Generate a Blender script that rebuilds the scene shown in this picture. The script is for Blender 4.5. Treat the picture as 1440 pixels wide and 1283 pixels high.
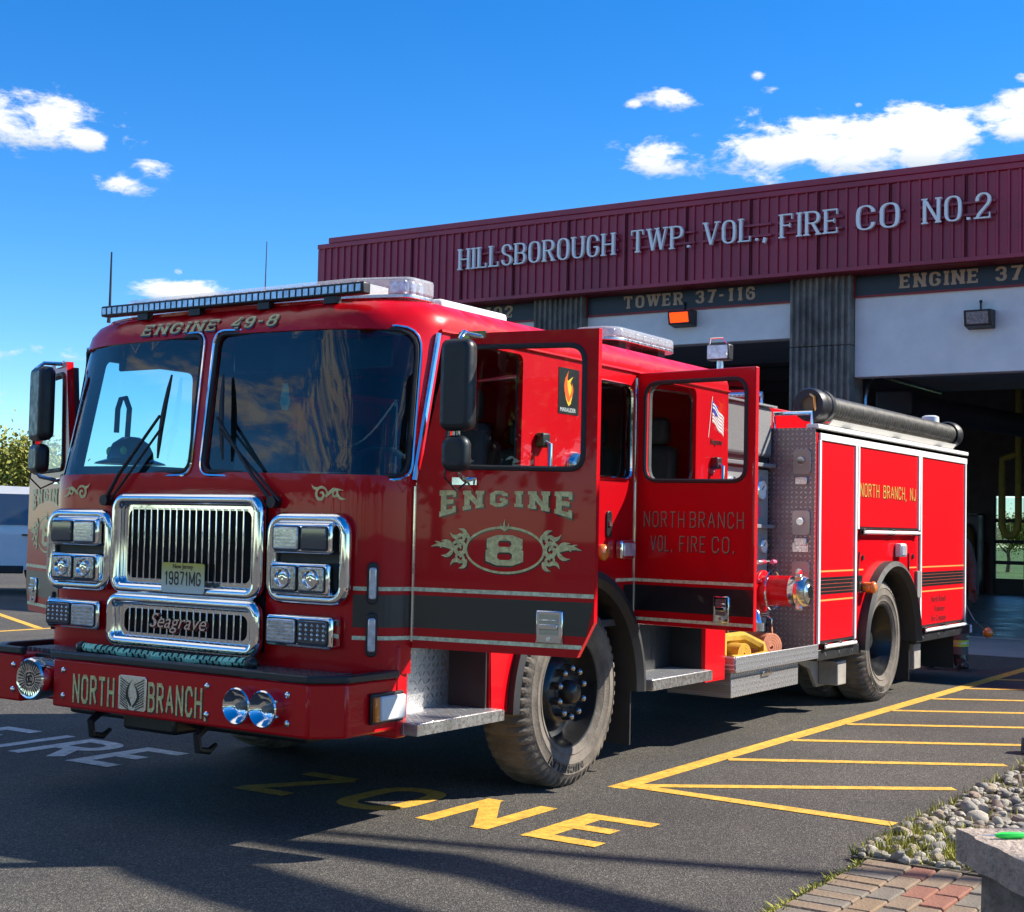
import bpy, math, random
from mathutils import Vector, Matrix
from mathutils.geometry import delaunay_2d_cdt
R = math.radians; PI = math.pi
for o in list(bpy.data.objects): bpy.data.objects.remove(o)
SC = bpy.context.scene; COL = SC.collection
# ------------------------------------------------------------------ camera
yaw, pitch, roll, F = R(213.3831), R(2.7528), R(1.2210), 1999.41
fw = Vector((math.cos(yaw)*math.cos(pitch), math.sin(yaw)*math.cos(pitch), math.sin(pitch)))
rt = Vector((math.sin(yaw), -math.cos(yaw), 0)); up = rt.cross(fw)
rt2 = rt*math.cos(roll) + up*math.sin(roll); up2 = up*math.cos(roll) - rt*math.sin(roll)
cd = bpy.data.cameras.new('camera'); cam = bpy.data.objects.new('camera', cd); COL.objects.link(cam)
M = Matrix((rt2, up2, -fw)).transposed().to_4x4(); M.translation = Vector((5.2259, 5.4002, 1.4878))
cam.matrix_world = M
cd.sensor_fit = 'HORIZONTAL'; cd.sensor_width = 36; cd.lens = F/1440*36; cd.clip_end = 3000; cd.clip_start = .05
SC.camera = cam
CAMP = Vector((5.2259, 5.4002, 1.4878))
def pix(u, v): return (fw + rt2*((u-720)/F) - up2*((v-641.5)/F)).normalized()
# ------------------------------------------------------------------ light and sky
KX, KY = .86, .93
sun_to = Vector((-KX, KY, 1)).normalized()
sl = bpy.data.lights.new('sun', 'SUN'); sl.energy = 5; sl.angle = R(.53); sl.color = (1, .925, .8)
so = bpy.data.objects.new('sun', sl); COL.objects.link(so); so.rotation_euler = (-sun_to).to_track_quat('-Z', 'Y').to_euler(); so.location = (-20, 20, 30)
SC.view_settings.view_transform = 'Standard'; SC.view_settings.look = 'None'; SC.view_settings.gamma = 1
SC.view_settings.exposure = 1.0; SC.view_settings.use_curve_mapping = False
W = bpy.data.worlds.new('World'); SC.world = W; W.use_nodes = True
def build_sky():
    nt = W.node_tree; N = nt.nodes; L = nt.links; N.clear()
    def n(t, **k):
        x = N.new(t)
        for a, b in k.items(): setattr(x, a, b)
        return x
    def val(sock, v):
        if hasattr(v, 'links') or isinstance(v, bpy.types.NodeSocket): L.new(v, sock)
        else: sock.default_value = v
    def m(op, a, b=None, c=None, clamp=False):
        x = n('ShaderNodeMath', operation=op, use_clamp=clamp); val(x.inputs[0], a)
        if b is not None: val(x.inputs[1], b)
        if c is not None: val(x.inputs[2], c)
        return x.outputs[0]
    sky = n('ShaderNodeTexSky', sky_type='NISHITA', sun_disc=False)
    sky.sun_elevation = math.asin(sun_to.z); sky.sun_rotation = math.atan2(sun_to.x, sun_to.y)
    sky.air_density = 1.0; sky.dust_density = .1; sky.ozone_density = 1.2; sky.altitude = 1500
    hs = n('ShaderNodeHueSaturation'); hs.inputs['Saturation'].default_value = 1.45; hs.inputs['Value'].default_value = 1.0
    L.new(sky.outputs[0], hs.inputs['Color'])
    tint = n('ShaderNodeMix', data_type='RGBA', blend_type='MULTIPLY'); tint.inputs[0].default_value = 1; L.new(hs.outputs[0], tint.inputs[6]); tint.inputs[7].default_value = (.66, .83, 1.0, 1)
    tc = n('ShaderNodeTexCoord'); D = tc.outputs['Generated']
    def dot(v):
        x = n('ShaderNodeVectorMath', operation='DOT_PRODUCT'); L.new(D, x.inputs[0]); x.inputs[1].default_value = v; return x.outputs['Value']
    # clouds: (px, py, half width px, half height px, weight) measured on the photograph, then turned into directions
    cl = [(40,172,120,42,1.0),(118,196,40,20,.9),(170,262,48,20,.8),(215,241,28,16,.8),(182,200,26,14,.6),(262,210,20,6,.6),(40,125,50,16,.5),
          (250,408,85,20,1.05),(251,382,12,8,.9),(930,226,72,30,.8),(945,140,44,18,.95),(893,148,14,8,.7),(1090,208,95,44,1.1),(1200,205,110,46,1.15),(1310,192,85,52,1.2),
          (1430,168,62,40,1.05),(1085,250,40,14,.6),(1088,128,22,8,.6),(1065,108,10,7,.6),(1436,108,14,9,.8),(1207,148,7,5,.7),(60,500,140,16,.45),(20,560,120,20,.4)]
    tot = None; shade = None
    for (u, v, a, b, w) in cl:
        c = pix(u, v); r_ = c.cross(Vector((0, 0, 1))).normalized(); u_ = r_.cross(c)
        x = m('DIVIDE', dot(r_), a/F); y = m('DIVIDE', dot(u_), b/F)
        q = m('SQRT', m('ADD', m('MULTIPLY', x, x), m('MULTIPLY', y, y)))
        front = m('GREATER_THAN', dot(c), 0)
        mk = m('MULTIPLY', m('MULTIPLY', m('SUBTRACT', 1.35, q, clamp=True), w), front)
        sh = m('MULTIPLY', mk, m('MULTIPLY_ADD', y, .5, .5, clamp=True))
        tot = mk if tot is None else m('MAXIMUM', tot, mk)
        shade = sh if shade is None else m('MAXIMUM', shade, sh)
    # unseen scattered clouds over the rest of the sky, cover raised for neutral fill
    sep = n('ShaderNodeSeparateXYZ'); L.new(D, sep.inputs[0])
    zz = m('ADD', m('MAXIMUM', sep.outputs[2], 0), .08)
    comb = n('ShaderNodeCombineXYZ'); L.new(m('DIVIDE', sep.outputs[0], zz), comb.inputs[0]); L.new(m('DIVIDE', sep.outputs[1], zz), comb.inputs[1])
    far = n('ShaderNodeTexNoise'); L.new(comb.outputs[0], far.inputs['Vector']); far.inputs['Scale'].default_value = .55; far.inputs['Detail'].default_value = 2
    gen = m('MULTIPLY', m('SUBTRACT', far.outputs[0], .50, clamp=True), 7)
    behind = m('SUBTRACT', 1, m('MULTIPLY', m('SUBTRACT', dot(fw), .72, clamp=True), 12, clamp=True), clamp=True)
    gen = m('MULTIPLY', m('MULTIPLY', gen, behind), m('MULTIPLY', m('MAXIMUM', sep.outputs[2], 0), 8, clamp=True), clamp=True)
    tot = m('MAXIMUM', tot, gen); shade = m('MAXIMUM', shade, m('MULTIPLY', gen, .8))
    mpn = n('ShaderNodeMapping'); mpn.inputs['Scale'].default_value = (1, 1, 2.3); L.new(D, mpn.inputs['Vector']); no = n('ShaderNodeTexNoise'); L.new(mpn.outputs[0], no.inputs['Vector']); no.inputs['Scale'].default_value = 30; no.inputs['Detail'].default_value = 12; no.inputs['Roughness'].default_value = .64; no.inputs['Distortion'].default_value = .25
    dens = m('ADD', tot, m('MULTIPLY', m('SUBTRACT', no.outputs[0], .5), 2.9))
    ramp = n('ShaderNodeMapRange', interpolation_type='SMOOTHSTEP'); L.new(dens, ramp.inputs[0]); ramp.inputs[1].default_value = .4; ramp.inputs[2].default_value = 1.05
    mask = m('MULTIPLY', ramp.outputs[0], m('GREATER_THAN', tot, .01))
    cc = n('ShaderNodeMix', data_type='RGBA'); L.new(m('MULTIPLY', shade, 2.0, clamp=True), cc.inputs[0]); cc.inputs[6].default_value = (2.7, 3.2, 3.8, 1); cc.inputs[7].default_value = (5.6, 5.6, 5.5, 1)
    mx = n('ShaderNodeMix', data_type='RGBA'); L.new(mask, mx.inputs[0]); L.new(tint.outputs[2], mx.inputs[6]); L.new(cc.outputs[2], mx.inputs[7])
    bg = n('ShaderNodeBackground'); L.new(mx.outputs[2], bg.inputs[0]); bg.inputs[1].default_value = .11
    out = n('ShaderNodeOutputWorld'); L.new(bg.outputs[0], out.inputs[0])
build_sky()
# ------------------------------------------------------------------ helpers
class MB:
    def __init__(s): s.v = []; s.f = []
    def add(s, vs, fs):
        b = len(s.v); s.v += [tuple(p) for p in vs]; s.f += [tuple(i+b for i in f) for f in fs]; return s
    def box(s, x0, x1, y0, y1, z0, z1):
        x0, x1 = min(x0, x1), max(x0, x1); y0, y1 = min(y0, y1), max(y0, y1); z0, z1 = min(z0, z1), max(z0, z1)
        return s.add([(x0,y0,z0),(x1,y0,z0),(x1,y1,z0),(x0,y1,z0),(x0,y0,z1),(x1,y0,z1),(x1,y1,z1),(x0,y1,z1)],
                     [(0,3,2,1),(4,5,6,7),(0,1,5,4),(1,2,6,5),(2,3,7,6),(3,0,4,7)])
    def prism(s, poly, axis, a0, a1):
        k = len(poly)
        if sum(poly[i][0]*poly[(i+1)%k][1]-poly[(i+1)%k][0]*poly[i][1] for i in range(k)) < 0: poly = poly[::-1]
        if a0 > a1: a0, a1 = a1, a0
        def P(p, a): return {'X': (a, p[0], p[1]), 'Y': (p[0], a, p[1]), 'Z': (p[0], p[1], a)}[axis]
        vs = [P(p, a0) for p in poly]+[P(p, a1) for p in poly]
        fs = [tuple(range(k))[::-1], tuple(range(k, 2*k))]+[(i, (i+1)%k, (i+1)%k+k, i+k) for i in range(k)]
        if axis == 'Y': fs = [f[::-1] for f in fs]
        return s.add(vs, fs)
    def cyl(s, p0, p1, r0, r1=None, n=16, caps=True):
        r1 = r0 if r1 is None else r1; p0 = Vector(p0); p1 = Vector(p1); d = (p1-p0).normalized()
        a = d.orthogonal().normalized(); b = d.cross(a)
        vs = [p0+(a*math.cos(t)+b*math.sin(t))*r0 for t in [2*PI*i/n for i in range(n)]]+[p1+(a*math.cos(t)+b*math.sin(t))*r1 for t in [2*PI*i/n for i in range(n)]]
        fs = [(i, (i+1)%n, (i+1)%n+n, i+n) for i in range(n)]
        if caps: fs += [tuple(range(n))[::-1], tuple(range(n, 2*n))]
        return s.add(vs, fs)
    def tube(s, path, r, n=8, closed=False):
        P = [Vector(p) for p in path]; k = len(P); rs = r if isinstance(r, (list, tuple)) else [r]*k; rings = []; a = None
        for i in range(k):
            d = (P[(i+1)%k]-P[i-1]) if closed else (P[min(i+1, k-1)]-P[max(i-1, 0)])
            d.normalize()
            a = d.orthogonal().normalized() if a is None else (a-d*a.dot(d)).normalized()
            b = d.cross(a); rings.append([P[i]+(a*math.cos(t)+b*math.sin(t))*rs[i] for t in [2*PI*j/n for j in range(n)]])
        vs = [p for r_ in rings for p in r_]; fs = []
        for i in range(k if closed else k-1):
            j = (i+1)%k; off = 0
            if closed and i == k-1:
                off = min(range(n), key=lambda o: (rings[j][o]-rings[i][0]).length)
            fs += [(i*n+q, i*n+(q+1)%n, j*n+(q+1+off)%n, j*n+(q+off)%n) for q in range(n)]
        if not closed: fs += [tuple(range(n))[::-1], tuple(range((k-1)*n, k*n))]
        return s.add(vs, fs)
    def lathe(s, prof, o, axis, n=32):
        o = Vector(o); ax = Vector(axis).normalized(); a = ax.orthogonal().normalized(); b = ax.cross(a); vs = []; k = len(prof)
        for i in range(n):
            t = 2*PI*i/n; d = a*math.cos(t)+b*math.sin(t)
            vs += [o+d*r+ax*h for r, h in prof]
        fs = [(i*k+j, ((i+1)%n)*k+j, ((i+1)%n)*k+j+1, i*k+j+1) for i in range(n) for j in range(k-1)]
        return s.add(vs, fs)
    def ball(s, c, r, n=12, m=8, sc=(1,1,1)):
        vs = []; fs = []
        for j in range(m+1):
            t = PI*j/m
            for i in range(n):
                p = 2*PI*i/n; vs.append((c[0]+r*sc[0]*math.sin(t)*math.cos(p), c[1]+r*sc[1]*math.sin(t)*math.sin(p), c[2]+r*sc[2]*math.cos(t)))
        for j in range(m):
            for i in range(n): fs.append((j*n+i, (j+1)*n+i, (j+1)*n+(i+1)%n, j*n+(i+1)%n))
        return s.add(vs, fs)
    def xf(s, M): s.v = [tuple(M @ Vector(p)) for p in s.v]; return s
    def mirror(s): s.v = [(p[0], -p[1], p[2]) for p in s.v]; s.f = [f[::-1] for f in s.f]; return s
    def join(s, o): return s.add(o.v, o.f)
def B(*a): return MB().box(*a)
def thing(name, loc, label, cat, group=None):
    o = bpy.data.objects.new(name, None); COL.objects.link(o); o.location = loc; o.empty_display_size = .2
    tag(o, label, cat, group); return o
def tag(o, label=None, cat=None, group=None, kind=None):
    for k, v in (('label', label), ('category', cat), ('group', group), ('kind', kind)):
        if v: o[k] = v
    return o
def mesh(name, mb, m=None, sm=40):
    me = bpy.data.meshes.new(name); me.from_pydata(mb.v, [], mb.f); me.validate(); me.update()
    if m: me.materials.append(m)
    if sm:
        me.polygons.foreach_set('use_smooth', [True]*len(me.polygons)); me.set_sharp_from_angle(angle=R(sm))
    return me
def obj(name, mb, m, parent=None, bevel=0, sm=40, seg=2, local=False, kind=None, label=None):
    me = mb if isinstance(mb, bpy.types.Mesh) else mesh(name, mb, m, sm)
    o = bpy.data.objects.new(name, me); COL.objects.link(o)
    if parent is not None:
        o.parent = parent
        if parent.type == 'EMPTY' and not local: o.matrix_parent_inverse = Matrix.Translation(-Vector(parent.location))
    if bevel:
        b = o.modifiers.new('bevel', 'BEVEL'); b.width = bevel; b.segments = seg; b.limit_method = 'ANGLE'; b.angle_limit = R(35); b.harden_normals = False
    if kind: o['kind'] = kind
    if label: o['label'] = label
    return o
def copy_tree(o, parent=None):
    c = o.copy(); COL.objects.link(c)
    if parent is not None: c.parent = parent
    for ch in list(o.children): copy_tree(ch, c)
    return c
def rr(cx, cy, w, h, r, n=5):
    pts = []
    for (sx, sy, a0) in ((1,1,0),(-1,1,90),(-1,-1,180),(1,-1,270)):
        for i in range(n+1):
            t = R(a0+90*i/n); pts.append((cx+sx*(w/2-r)+r*math.cos(t), cy+sy*(h/2-r)+r*math.sin(t)))
    return pts
def roundpoly(poly, r, n=5):
    out = []; k = len(poly)
    for i in range(k):
        p0, p1, p2 = Vector(poly[i-1]), Vector(poly[i]), Vector(poly[(i+1)%k])
        rr_ = r[i] if isinstance(r, (list, tuple)) else r
        a = (p0-p1); b = (p2-p1); la = min(rr_, a.length*.45); lb = min(rr_, b.length*.45)
        a = p1+a.normalized()*la; b = p1+b.normalized()*lb
        for j in range(n+1):
            t = j/n; q = a*(1-t)**2+p1*2*t*(1-t)+b*t*t; out.append((q.x, q.y))
    return out
def dens(loop, step):
    out = []; k = len(loop)
    for i in range(k):
        a = loop[i]; b = loop[(i+1)%k]; d = math.hypot(b[0]-a[0], b[1]-a[1]); m_ = max(1, int(math.ceil(d/step)))
        for j in range(m_): out.append((a[0]+(b[0]-a[0])*j/m_, a[1]+(b[1]-a[1])*j/m_))
    return out
def inside(p, L):
    x, y = p; c = False; k = len(L)
    for i in range(k):
        a = L[i]; b = L[i-1]
        if (a[1] > y) != (b[1] > y) and x < (b[0]-a[0])*(y-a[1])/(b[1]-a[1])+a[0]: c = not c
    return c
def panel(outer, holes, f, step=.06, th=.03, ext=None):
    """sheet with holes: 2D outline mapped through f(u,v)->point, given a thickness along the numeric normal"""
    loops = [dens(l, step) for l in [outer]+holes]; V = []; E_ = []
    for l in loops:
        b = len(V); V += l; E_ += [(b+i, b+(i+1) % len(l)) for i in range(len(l))]
    xs = [p[0] for p in outer]; ys = [p[1] for p in outer]
    nx = int((max(xs)-min(xs))/step)+1; ny = int((max(ys)-min(ys))/step)+1
    near = set((round(p[0]/step), round(p[1]/step)) for p in V)
    for i in range(1, nx):
        for j in range(1, ny):
            p = (min(xs)+i*step+.003*((i*7+j*3) % 5), min(ys)+j*step+.002*((i+j*5) % 5))
            if (round(p[0]/step), round(p[1]/step)) in near: continue
            if inside(p, loops[0]) and not any(inside(p, h) for h in loops[1:]): V.append(p)
    ov, oe, of = delaunay_2d_cdt([Vector(p) for p in V], E_, [], 0, 1e-6)[:3]
    T = []
    for t in of:
        c = (sum(ov[i].x for i in t)/len(t), sum(ov[i].y for i in t)/len(t))
        if inside(c, loops[0]) and not any(inside(c, h) for h in loops[1:]): T.append(tuple(t))
    def nrm(u, v):
        e = 1e-3; a = Vector(f(u+e, v))-Vector(f(u-e, v)); b = Vector(f(u, v+e))-Vector(f(u, v-e)); return a.cross(b).normalized()
    P = [Vector(f(p.x, p.y)) for p in ov]; NN = [nrm(p.x, p.y) for p in ov]; k = len(P)
    fs = []
    for t in T:
        a, b, c = (ov[i] for i in t[:3])
        if (b-a).x*(c-a).y-(b-a).y*(c-a).x < 0: t = t[::-1]
        fs.append(t)
    mb = MB()
    if not th: return mb.add(P, fs)
    ed = {}
    for t in fs:
        for i in range(len(t)):
            e = (t[i], t[(i+1) % len(t)]); ed[e] = 1
    rim = [e for e in ed if (e[1], e[0]) not in ed]
    vs = P+[p-n_*th for p, n_ in zip(P, NN)]
    return mb.add(vs, fs+[tuple(i+k for i in t[::-1]) for t in fs]+[(e[1], e[0], e[0]+k, e[1]+k) for e in rim])
# ------------------------------------------------------------------ lettering
c_ = .17
GL = {
'A': (.72, [[(0,0),(.36,1)],[(.36,1),(.72,0)],[(.14,.34),(.58,.34)]]),
'B': (.6, [[(0,0),(0,1)],[(0,1),(.42,1),(.58,.88),(.58,.64),(.42,.53),(0,.53)],[(0,.53),(.42,.53),(.6,.42),(.6,.13),(.42,0),(0,0)]]),
'C': (.6, [[(.6,.72),(.6,.83),(.44,1),(.16,1),(0,.83),(0,.17),(.16,0),(.44,0),(.6,.17),(.6,.28)]]),
'E': (.55, [[(0,0),(0,1)],[(0,1),(.55,1)],[(0,.52),(.42,.52)],[(0,0),(.55,0)]]),
'F': (.53, [[(0,0),(0,1)],[(0,1),(.53,1)],[(0,.52),(.42,.52)]]),
'G': (.62, [[(.6,.72),(.6,.83),(.44,1),(.16,1),(0,.83),(0,.17),(.16,0),(.44,0),(.6,.17),(.6,.44)],[(.36,.44),(.62,.44)]]),
'H': (.62, [[(0,0),(0,1)],[(.62,0),(.62,1)],[(0,.5),(.62,.5)]]),
'I': (.05, [[(.025,0),(.025,1)]]),
'J': (.5, [[(.5,1),(.5,.17),(.36,0),(.15,0),(0,.17),(0,.3)]]),
'L': (.5, [[(0,0),(0,1)],[(0,0),(.5,0)]]),
'M': (.8, [[(0,0),(0,1)],[(0,1),(.4,.15)],[(.4,.15),(.8,1)],[(.8,1),(.8,0)]]),
'N': (.64, [[(0,0),(0,1)],[(0,1),(.64,0)],[(.64,0),(.64,1)]]),
'O': (.62, [[(0,.5),(0,.17),(.16,0),(.46,0),(.62,.17),(.62,.83),(.46,1),(.16,1),(0,.83),(0,.5)]]),
'P': (.58, [[(0,0),(0,1)],[(0,1),(.42,1),(.58,.87),(.58,.6),(.42,.47),(0,.47)]]),
'R': (.6, [[(0,0),(0,1)],[(0,1),(.42,1),(.58,.87),(.58,.62),(.42,.5),(0,.5)],[(.3,.5),(.6,0)]]),
'S': (.56, [[(.54,.74),(.54,.85),(.4,1),(.15,1),(0,.87),(0,.66),(.14,.54),(.42,.46),(.56,.34),(.56,.14),(.41,0),(.15,0),(0,.14),(0,.26)]]),
'T': (.62, [[(.31,0),(.31,1)],[(0,1),(.62,1)]]),
'U': (.62, [[(0,1),(0,.17),(.16,0),(.46,0),(.62,.17),(.62,1)]]),
'V': (.68, [[(0,1),(.34,0)],[(.34,0),(.68,1)]]),
'W': (1.0, [[(0,1),(.25,0)],[(.25,0),(.5,1)],[(.5,1),(.75,0)],[(.75,0),(1.0,1)]]),
'Z': (.6, [[(0,1),(.6,1)],[(.6,1),(0,0)],[(0,0),(.6,0)]]),
'0': (.58, [[(0,.5),(0,.17),(.16,0),(.42,0),(.58,.17),(.58,.83),(.42,1),(.16,1),(0,.83),(0,.5)]]),
'1': (.3, [[(.18,0),(.18,1)],[(.0,.8),(.18,1)]]),
'2': (.55, [[(0,.7),(0,.84),(.15,1),(.4,1),(.54,.86),(.54,.66),(.4,.48),(.1,.2),(0,0)],[(0,0),(.55,0)]]),
'3': (.55, [[(0,.76),(0,.87),(.14,1),(.4,1),(.53,.88),(.53,.64),(.4,.53),(.2,.53)],[(.2,.53),(.4,.53),(.55,.4),(.55,.14),(.4,0),(.14,0),(0,.13),(0,.25)]]),
'4': (.6, [[(.45,0),(.45,1)],[(.45,1),(0,.3)],[(0,.3),(.6,.3)]]),
'6': (.56, [[(.52,.76),(.52,.86),(.4,1),(.15,1),(0,.85),(0,.15),(.15,0),(.41,0),(.56,.14),(.56,.42),(.41,.56),(.15,.56),(0,.44)]]),
'7': (.55, [[(0,1),(.55,1)],[(.55,1),(.2,0)]]),
'8': (.58, [[(.02,.75),(.02,.64),(.15,.53),(.43,.53),(.56,.64),(.56,.88),(.43,1),(.15,1),(.02,.88),(.02,.75)],[(0,.27),(0,.13),(.15,0),(.43,0),(.58,.13),(.58,.42),(.43,.53),(.15,.53),(0,.42),(0,.27)]]),
'9': (.56, [[(.04,.24),(.04,.14),(.16,0),(.41,0),(.56,.15),(.56,.85),(.41,1),(.15,1),(0,.86),(0,.58),(.15,.44),(.41,.44),(.56,.56)]]),
'-': (.32, [[(0,.5),(.32,.5)]]), '.': (.08, [[(.04,0),(.04,.1)]]), ',': (.1, [[(.07,.1),(.0,-.12)]]), ' ': (.42, [])}
def chaikin(p, it=2):
    closed = p[0] == p[-1]
    for _ in range(it):
        q = [] if closed else [p[0]]
        for i in range(len(p)-1):
            a, b = p[i], p[i+1]
            q += [(a[0]*.75+b[0]*.25, a[1]*.75+b[1]*.25), (a[0]*.25+b[0]*.75, a[1]*.25+b[1]*.75)]
        if closed: q.append(q[0])
        else: q = q[:1]+q[2:-1]+[p[-1]] if len(q) > 4 else q+[p[-1]]
        p = q
    return p
def stroke2d(p, wf):
    closed = p[0] == p[-1]; L_ = []; R_ = []; k = len(p)
    for i in range(k):
        if closed: a = Vector(p[i])-Vector(p[i-1] if i else p[-2]); b = Vector(p[(i+1) if i < k-1 else 1])-Vector(p[i])
        else: a = Vector(p[i])-Vector(p[max(i-1, 0)]); b = Vector(p[min(i+1, k-1)])-Vector(p[i])
        if a.length < 1e-9: a = b
        if b.length < 1e-9: b = a
        a = a.normalized(); b = b.normalized(); t = (a+b)
        t = t.normalized() if t.length > 1e-6 else a
        n_ = Vector((-t.y, t.x)); co = max(.45, n_.dot(Vector((-a.y, a.x)))); w = wf(t, i/(k-1))/2/co
        L_.append(Vector(p[i])+n_*w); R_.append(Vector(p[i])-n_*w)
    return L_, R_
def glyphs(text, width, height, T=.2, t=.1, serif=0, rnd=True, gap=.26, shear=0):
    """-> list of (char, [quads strokes as (L,R)]) in real units, starting at x=0 and filling width"""
    x = 0; out = []
    for ch in text:
        w, st = GL[ch]; out.append((ch, x, w, st)); x += w+T+gap
    nat = x-gap; sx = width/nat; res = []
    for ch, x0, w, st in out:
        S = []
        def wf(d, u):
            v = abs(d.y); ww = t+(T-t)*(v**1.5)
            if t < T*.7 and ch in 'AVWMN' and d.x*d.y > 0 and abs(d.x) > .15: ww = t+(T-t)*.15
            return ww
        for pl in st:
            p = [(a, T/2*0+b*(1-t)+t/2) for a, b in pl]
            if ch in '.,': p = pl
            full = p
            if rnd and len(pl) >= 5: full = chaikin(p)
            if len(full) == 2 and abs(full[0][1]-full[1][1]) < 1e-6:   # horizontal arms run over the stems
                full = [(full[0][0]-T*.3*(full[0][0] < .01), full[0][1]), full[1]]
            elif len(full) == 2 and not serif and full[0][0] == full[1][0]:
                full = [(full[0][0], min(full[0][1], full[1][1])-t/2), (full[0][0], max(full[0][1], full[1][1])+t/2)]
            S.append(stroke2d(full, (lambda d, u: T) if ch in '.,' else wf))
            if serif and ch not in '.,-':
                for i, j in ((0, 1), (-1, -2)):
                    e, g = full[i], full[j]; d = Vector(e)-Vector(g)
                    if abs(d.y) > abs(d.x)*.6 and (pl[i][1] in (0, 1)):
                        if ch in 'NMVWA' and pl[i] in ((.36,1),(.34,0),(.25,0),(.75,0),(.4,.15)): continue
                        S.append(stroke2d([(e[0]-T/2-serif, e[1]), (e[0]+T/2+serif, e[1])], lambda d, u: t))
                    elif abs(d.x) > abs(d.y) and len(pl) == 2 and ch in 'EFLTZ27' and (e[0] > .3 or ch == 'T'):
                        sg = -1 if pl[i][1] > .9 else 1
                        if .2 < pl[i][1] < .8: S.append(stroke2d([(e[0], e[1]-.09), (e[0], e[1]+.09)], lambda d, u: t*.8))
                        else: S.append(stroke2d([(e[0], e[1]-sg*t/2), (e[0], e[1]+sg*.2)], lambda d, u: t*.8))
        res.append((ch, [([((p.x+x0+T/2)*sx+shear*p.y*height, p.y*height) for p in a], [((p.x+x0+T/2)*sx+shear*p.y*height, p.y*height) for p in b]) for a, b in S]))
    return res
def put(mb, strokes, mp, depth, solid=True, eps=.0003):
    """strokes -> mesh; mp(x,y,d) gives the point at height d above the surface"""
    for q, (a, b) in enumerate(strokes):
        k = len(a); d = depth+eps*q
        vs = [mp(p[0], p[1], d) for p in a]+[mp(p[0], p[1], d) for p in b]
        fs = [(i+k, i+1+k, i+1, i) for i in range(k-1)]
        if solid:
            vs += [mp(p[0], p[1], 0) for p in a]+[mp(p[0], p[1], 0) for p in b]
            fs += [(i, i+1, i+1+2*k, i+2*k) for i in range(k-1)]+[(i+1+k, i+k, i+3*k, i+1+3*k) for i in range(k-1)]
            fs += [(0, 2*k, 3*k, k), (k-1, 2*k-1, 4*k-1, 3*k-1)]
        mb.add(vs, fs)
    return mb
def text(text_, width, height, mp, depth=.002, **k):
    mb = MB()
    for ch, S in glyphs(text_, width, height, **k): put(mb, S, mp, depth)
    return mb
def curl(cx, cy, r, turns, a0, w, sgn=1, n=26):
    """tapered spiral, outer end first"""
    p = [(cx+r*(1-.85*i/n)*math.cos(a0+sgn*2*PI*turns*i/n), cy+r*(1-.85*i/n)*math.sin(a0+sgn*2*PI*turns*i/n)) for i in range(n+1)]
    return stroke2d(p, lambda d, u: w*(.35+.65*math.sin(PI*min(1, u*.9+.08))))
def leaf(p0, p1, bend, w, n=10):
    a = Vector(p0); b = Vector(p1); d = b-a; nn = Vector((-d.y, d.x))
    p = [tuple(a+d*(i/n)+nn*bend*math.sin(PI*i/n)) for i in range(n+1)]
    return stroke2d(p, lambda d, u: max(.002, w*math.sin(PI*min(.999, .25+u*.75))))
# ------------------------------------------------------------------ materials
MATS = {}
def mat(name, col, rough=.5, metal=0, coat=0, var=.0, vs=8, bump=0, bs=60, emit=None, es=0, rvar=0, coords='Object', spec=.5, dist=.01):
    if name in MATS: return MATS[name]
    m = bpy.data.materials.new(name); m.use_nodes = True; nt = m.node_tree; N = nt.nodes; L = nt.links
    p = N['Principled BSDF']; p.inputs['Base Color'].default_value = (*col, 1); p.inputs['Roughness'].default_value = rough; p.inputs['Metallic'].default_value = metal
    p.inputs['Specular IOR Level'].default_value = spec
    if coat: p.inputs['Coat Weight'].default_value = coat; p.inputs['Coat Roughness'].default_value = .025
    if emit: p.inputs['Emission Color'].default_value = (*emit, 1); p.inputs['Emission Strength'].default_value = es
    if var or bump or rvar:
        tc = N.new('ShaderNodeTexCoord')
    if var or rvar:
        no = N.new('ShaderNodeTexNoise'); no.inputs['Scale'].default_value = vs; no.inputs['Detail'].default_value = 6; no.inputs['Roughness'].default_value = .6; L.new(tc.outputs[coords], no.inputs['Vector'])
        if var:
            mx = N.new('ShaderNodeMix'); mx.data_type = 'RGBA'; mr = N.new('ShaderNodeMapRange'); L.new(no.outputs[0], mr.inputs[0]); mr.inputs[1].default_value = .3; mr.inputs[2].default_value = .7
            L.new(mr.outputs[0], mx.inputs[0]); mx.inputs[6].default_value = (*[c*(1-var) for c in col], 1); mx.inputs[7].default_value = (*[min(1, c*(1+var)) for c in col], 1); L.new(mx.outputs[2], p.inputs['Base Color'])
        if rvar:
            mr = N.new('ShaderNodeMapRange'); L.new(no.outputs[0], mr.inputs[0]); mr.inputs[1].default_value = .3; mr.inputs[2].default_value = .7; mr.inputs[3].default_value = max(0, rough-rvar); mr.inputs[4].default_value = min(1, rough+rvar); L.new(mr.outputs[0], p.inputs['Roughness'])
    if bump:
        nb = N.new('ShaderNodeTexNoise'); nb.inputs['Scale'].default_value = bs; nb.inputs['Detail'].default_value = 4; L.new(tc.outputs[coords], nb.inputs['Vector'])
        bp = N.new('ShaderNodeBump'); bp.inputs['Strength'].default_value = bump; bp.inputs['Distance'].default_value = dist; L.new(nb.outputs[0], bp.inputs['Height']); L.new(bp.outputs[0], p.inputs['Normal'])
    MATS[name] = m; return m
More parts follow.
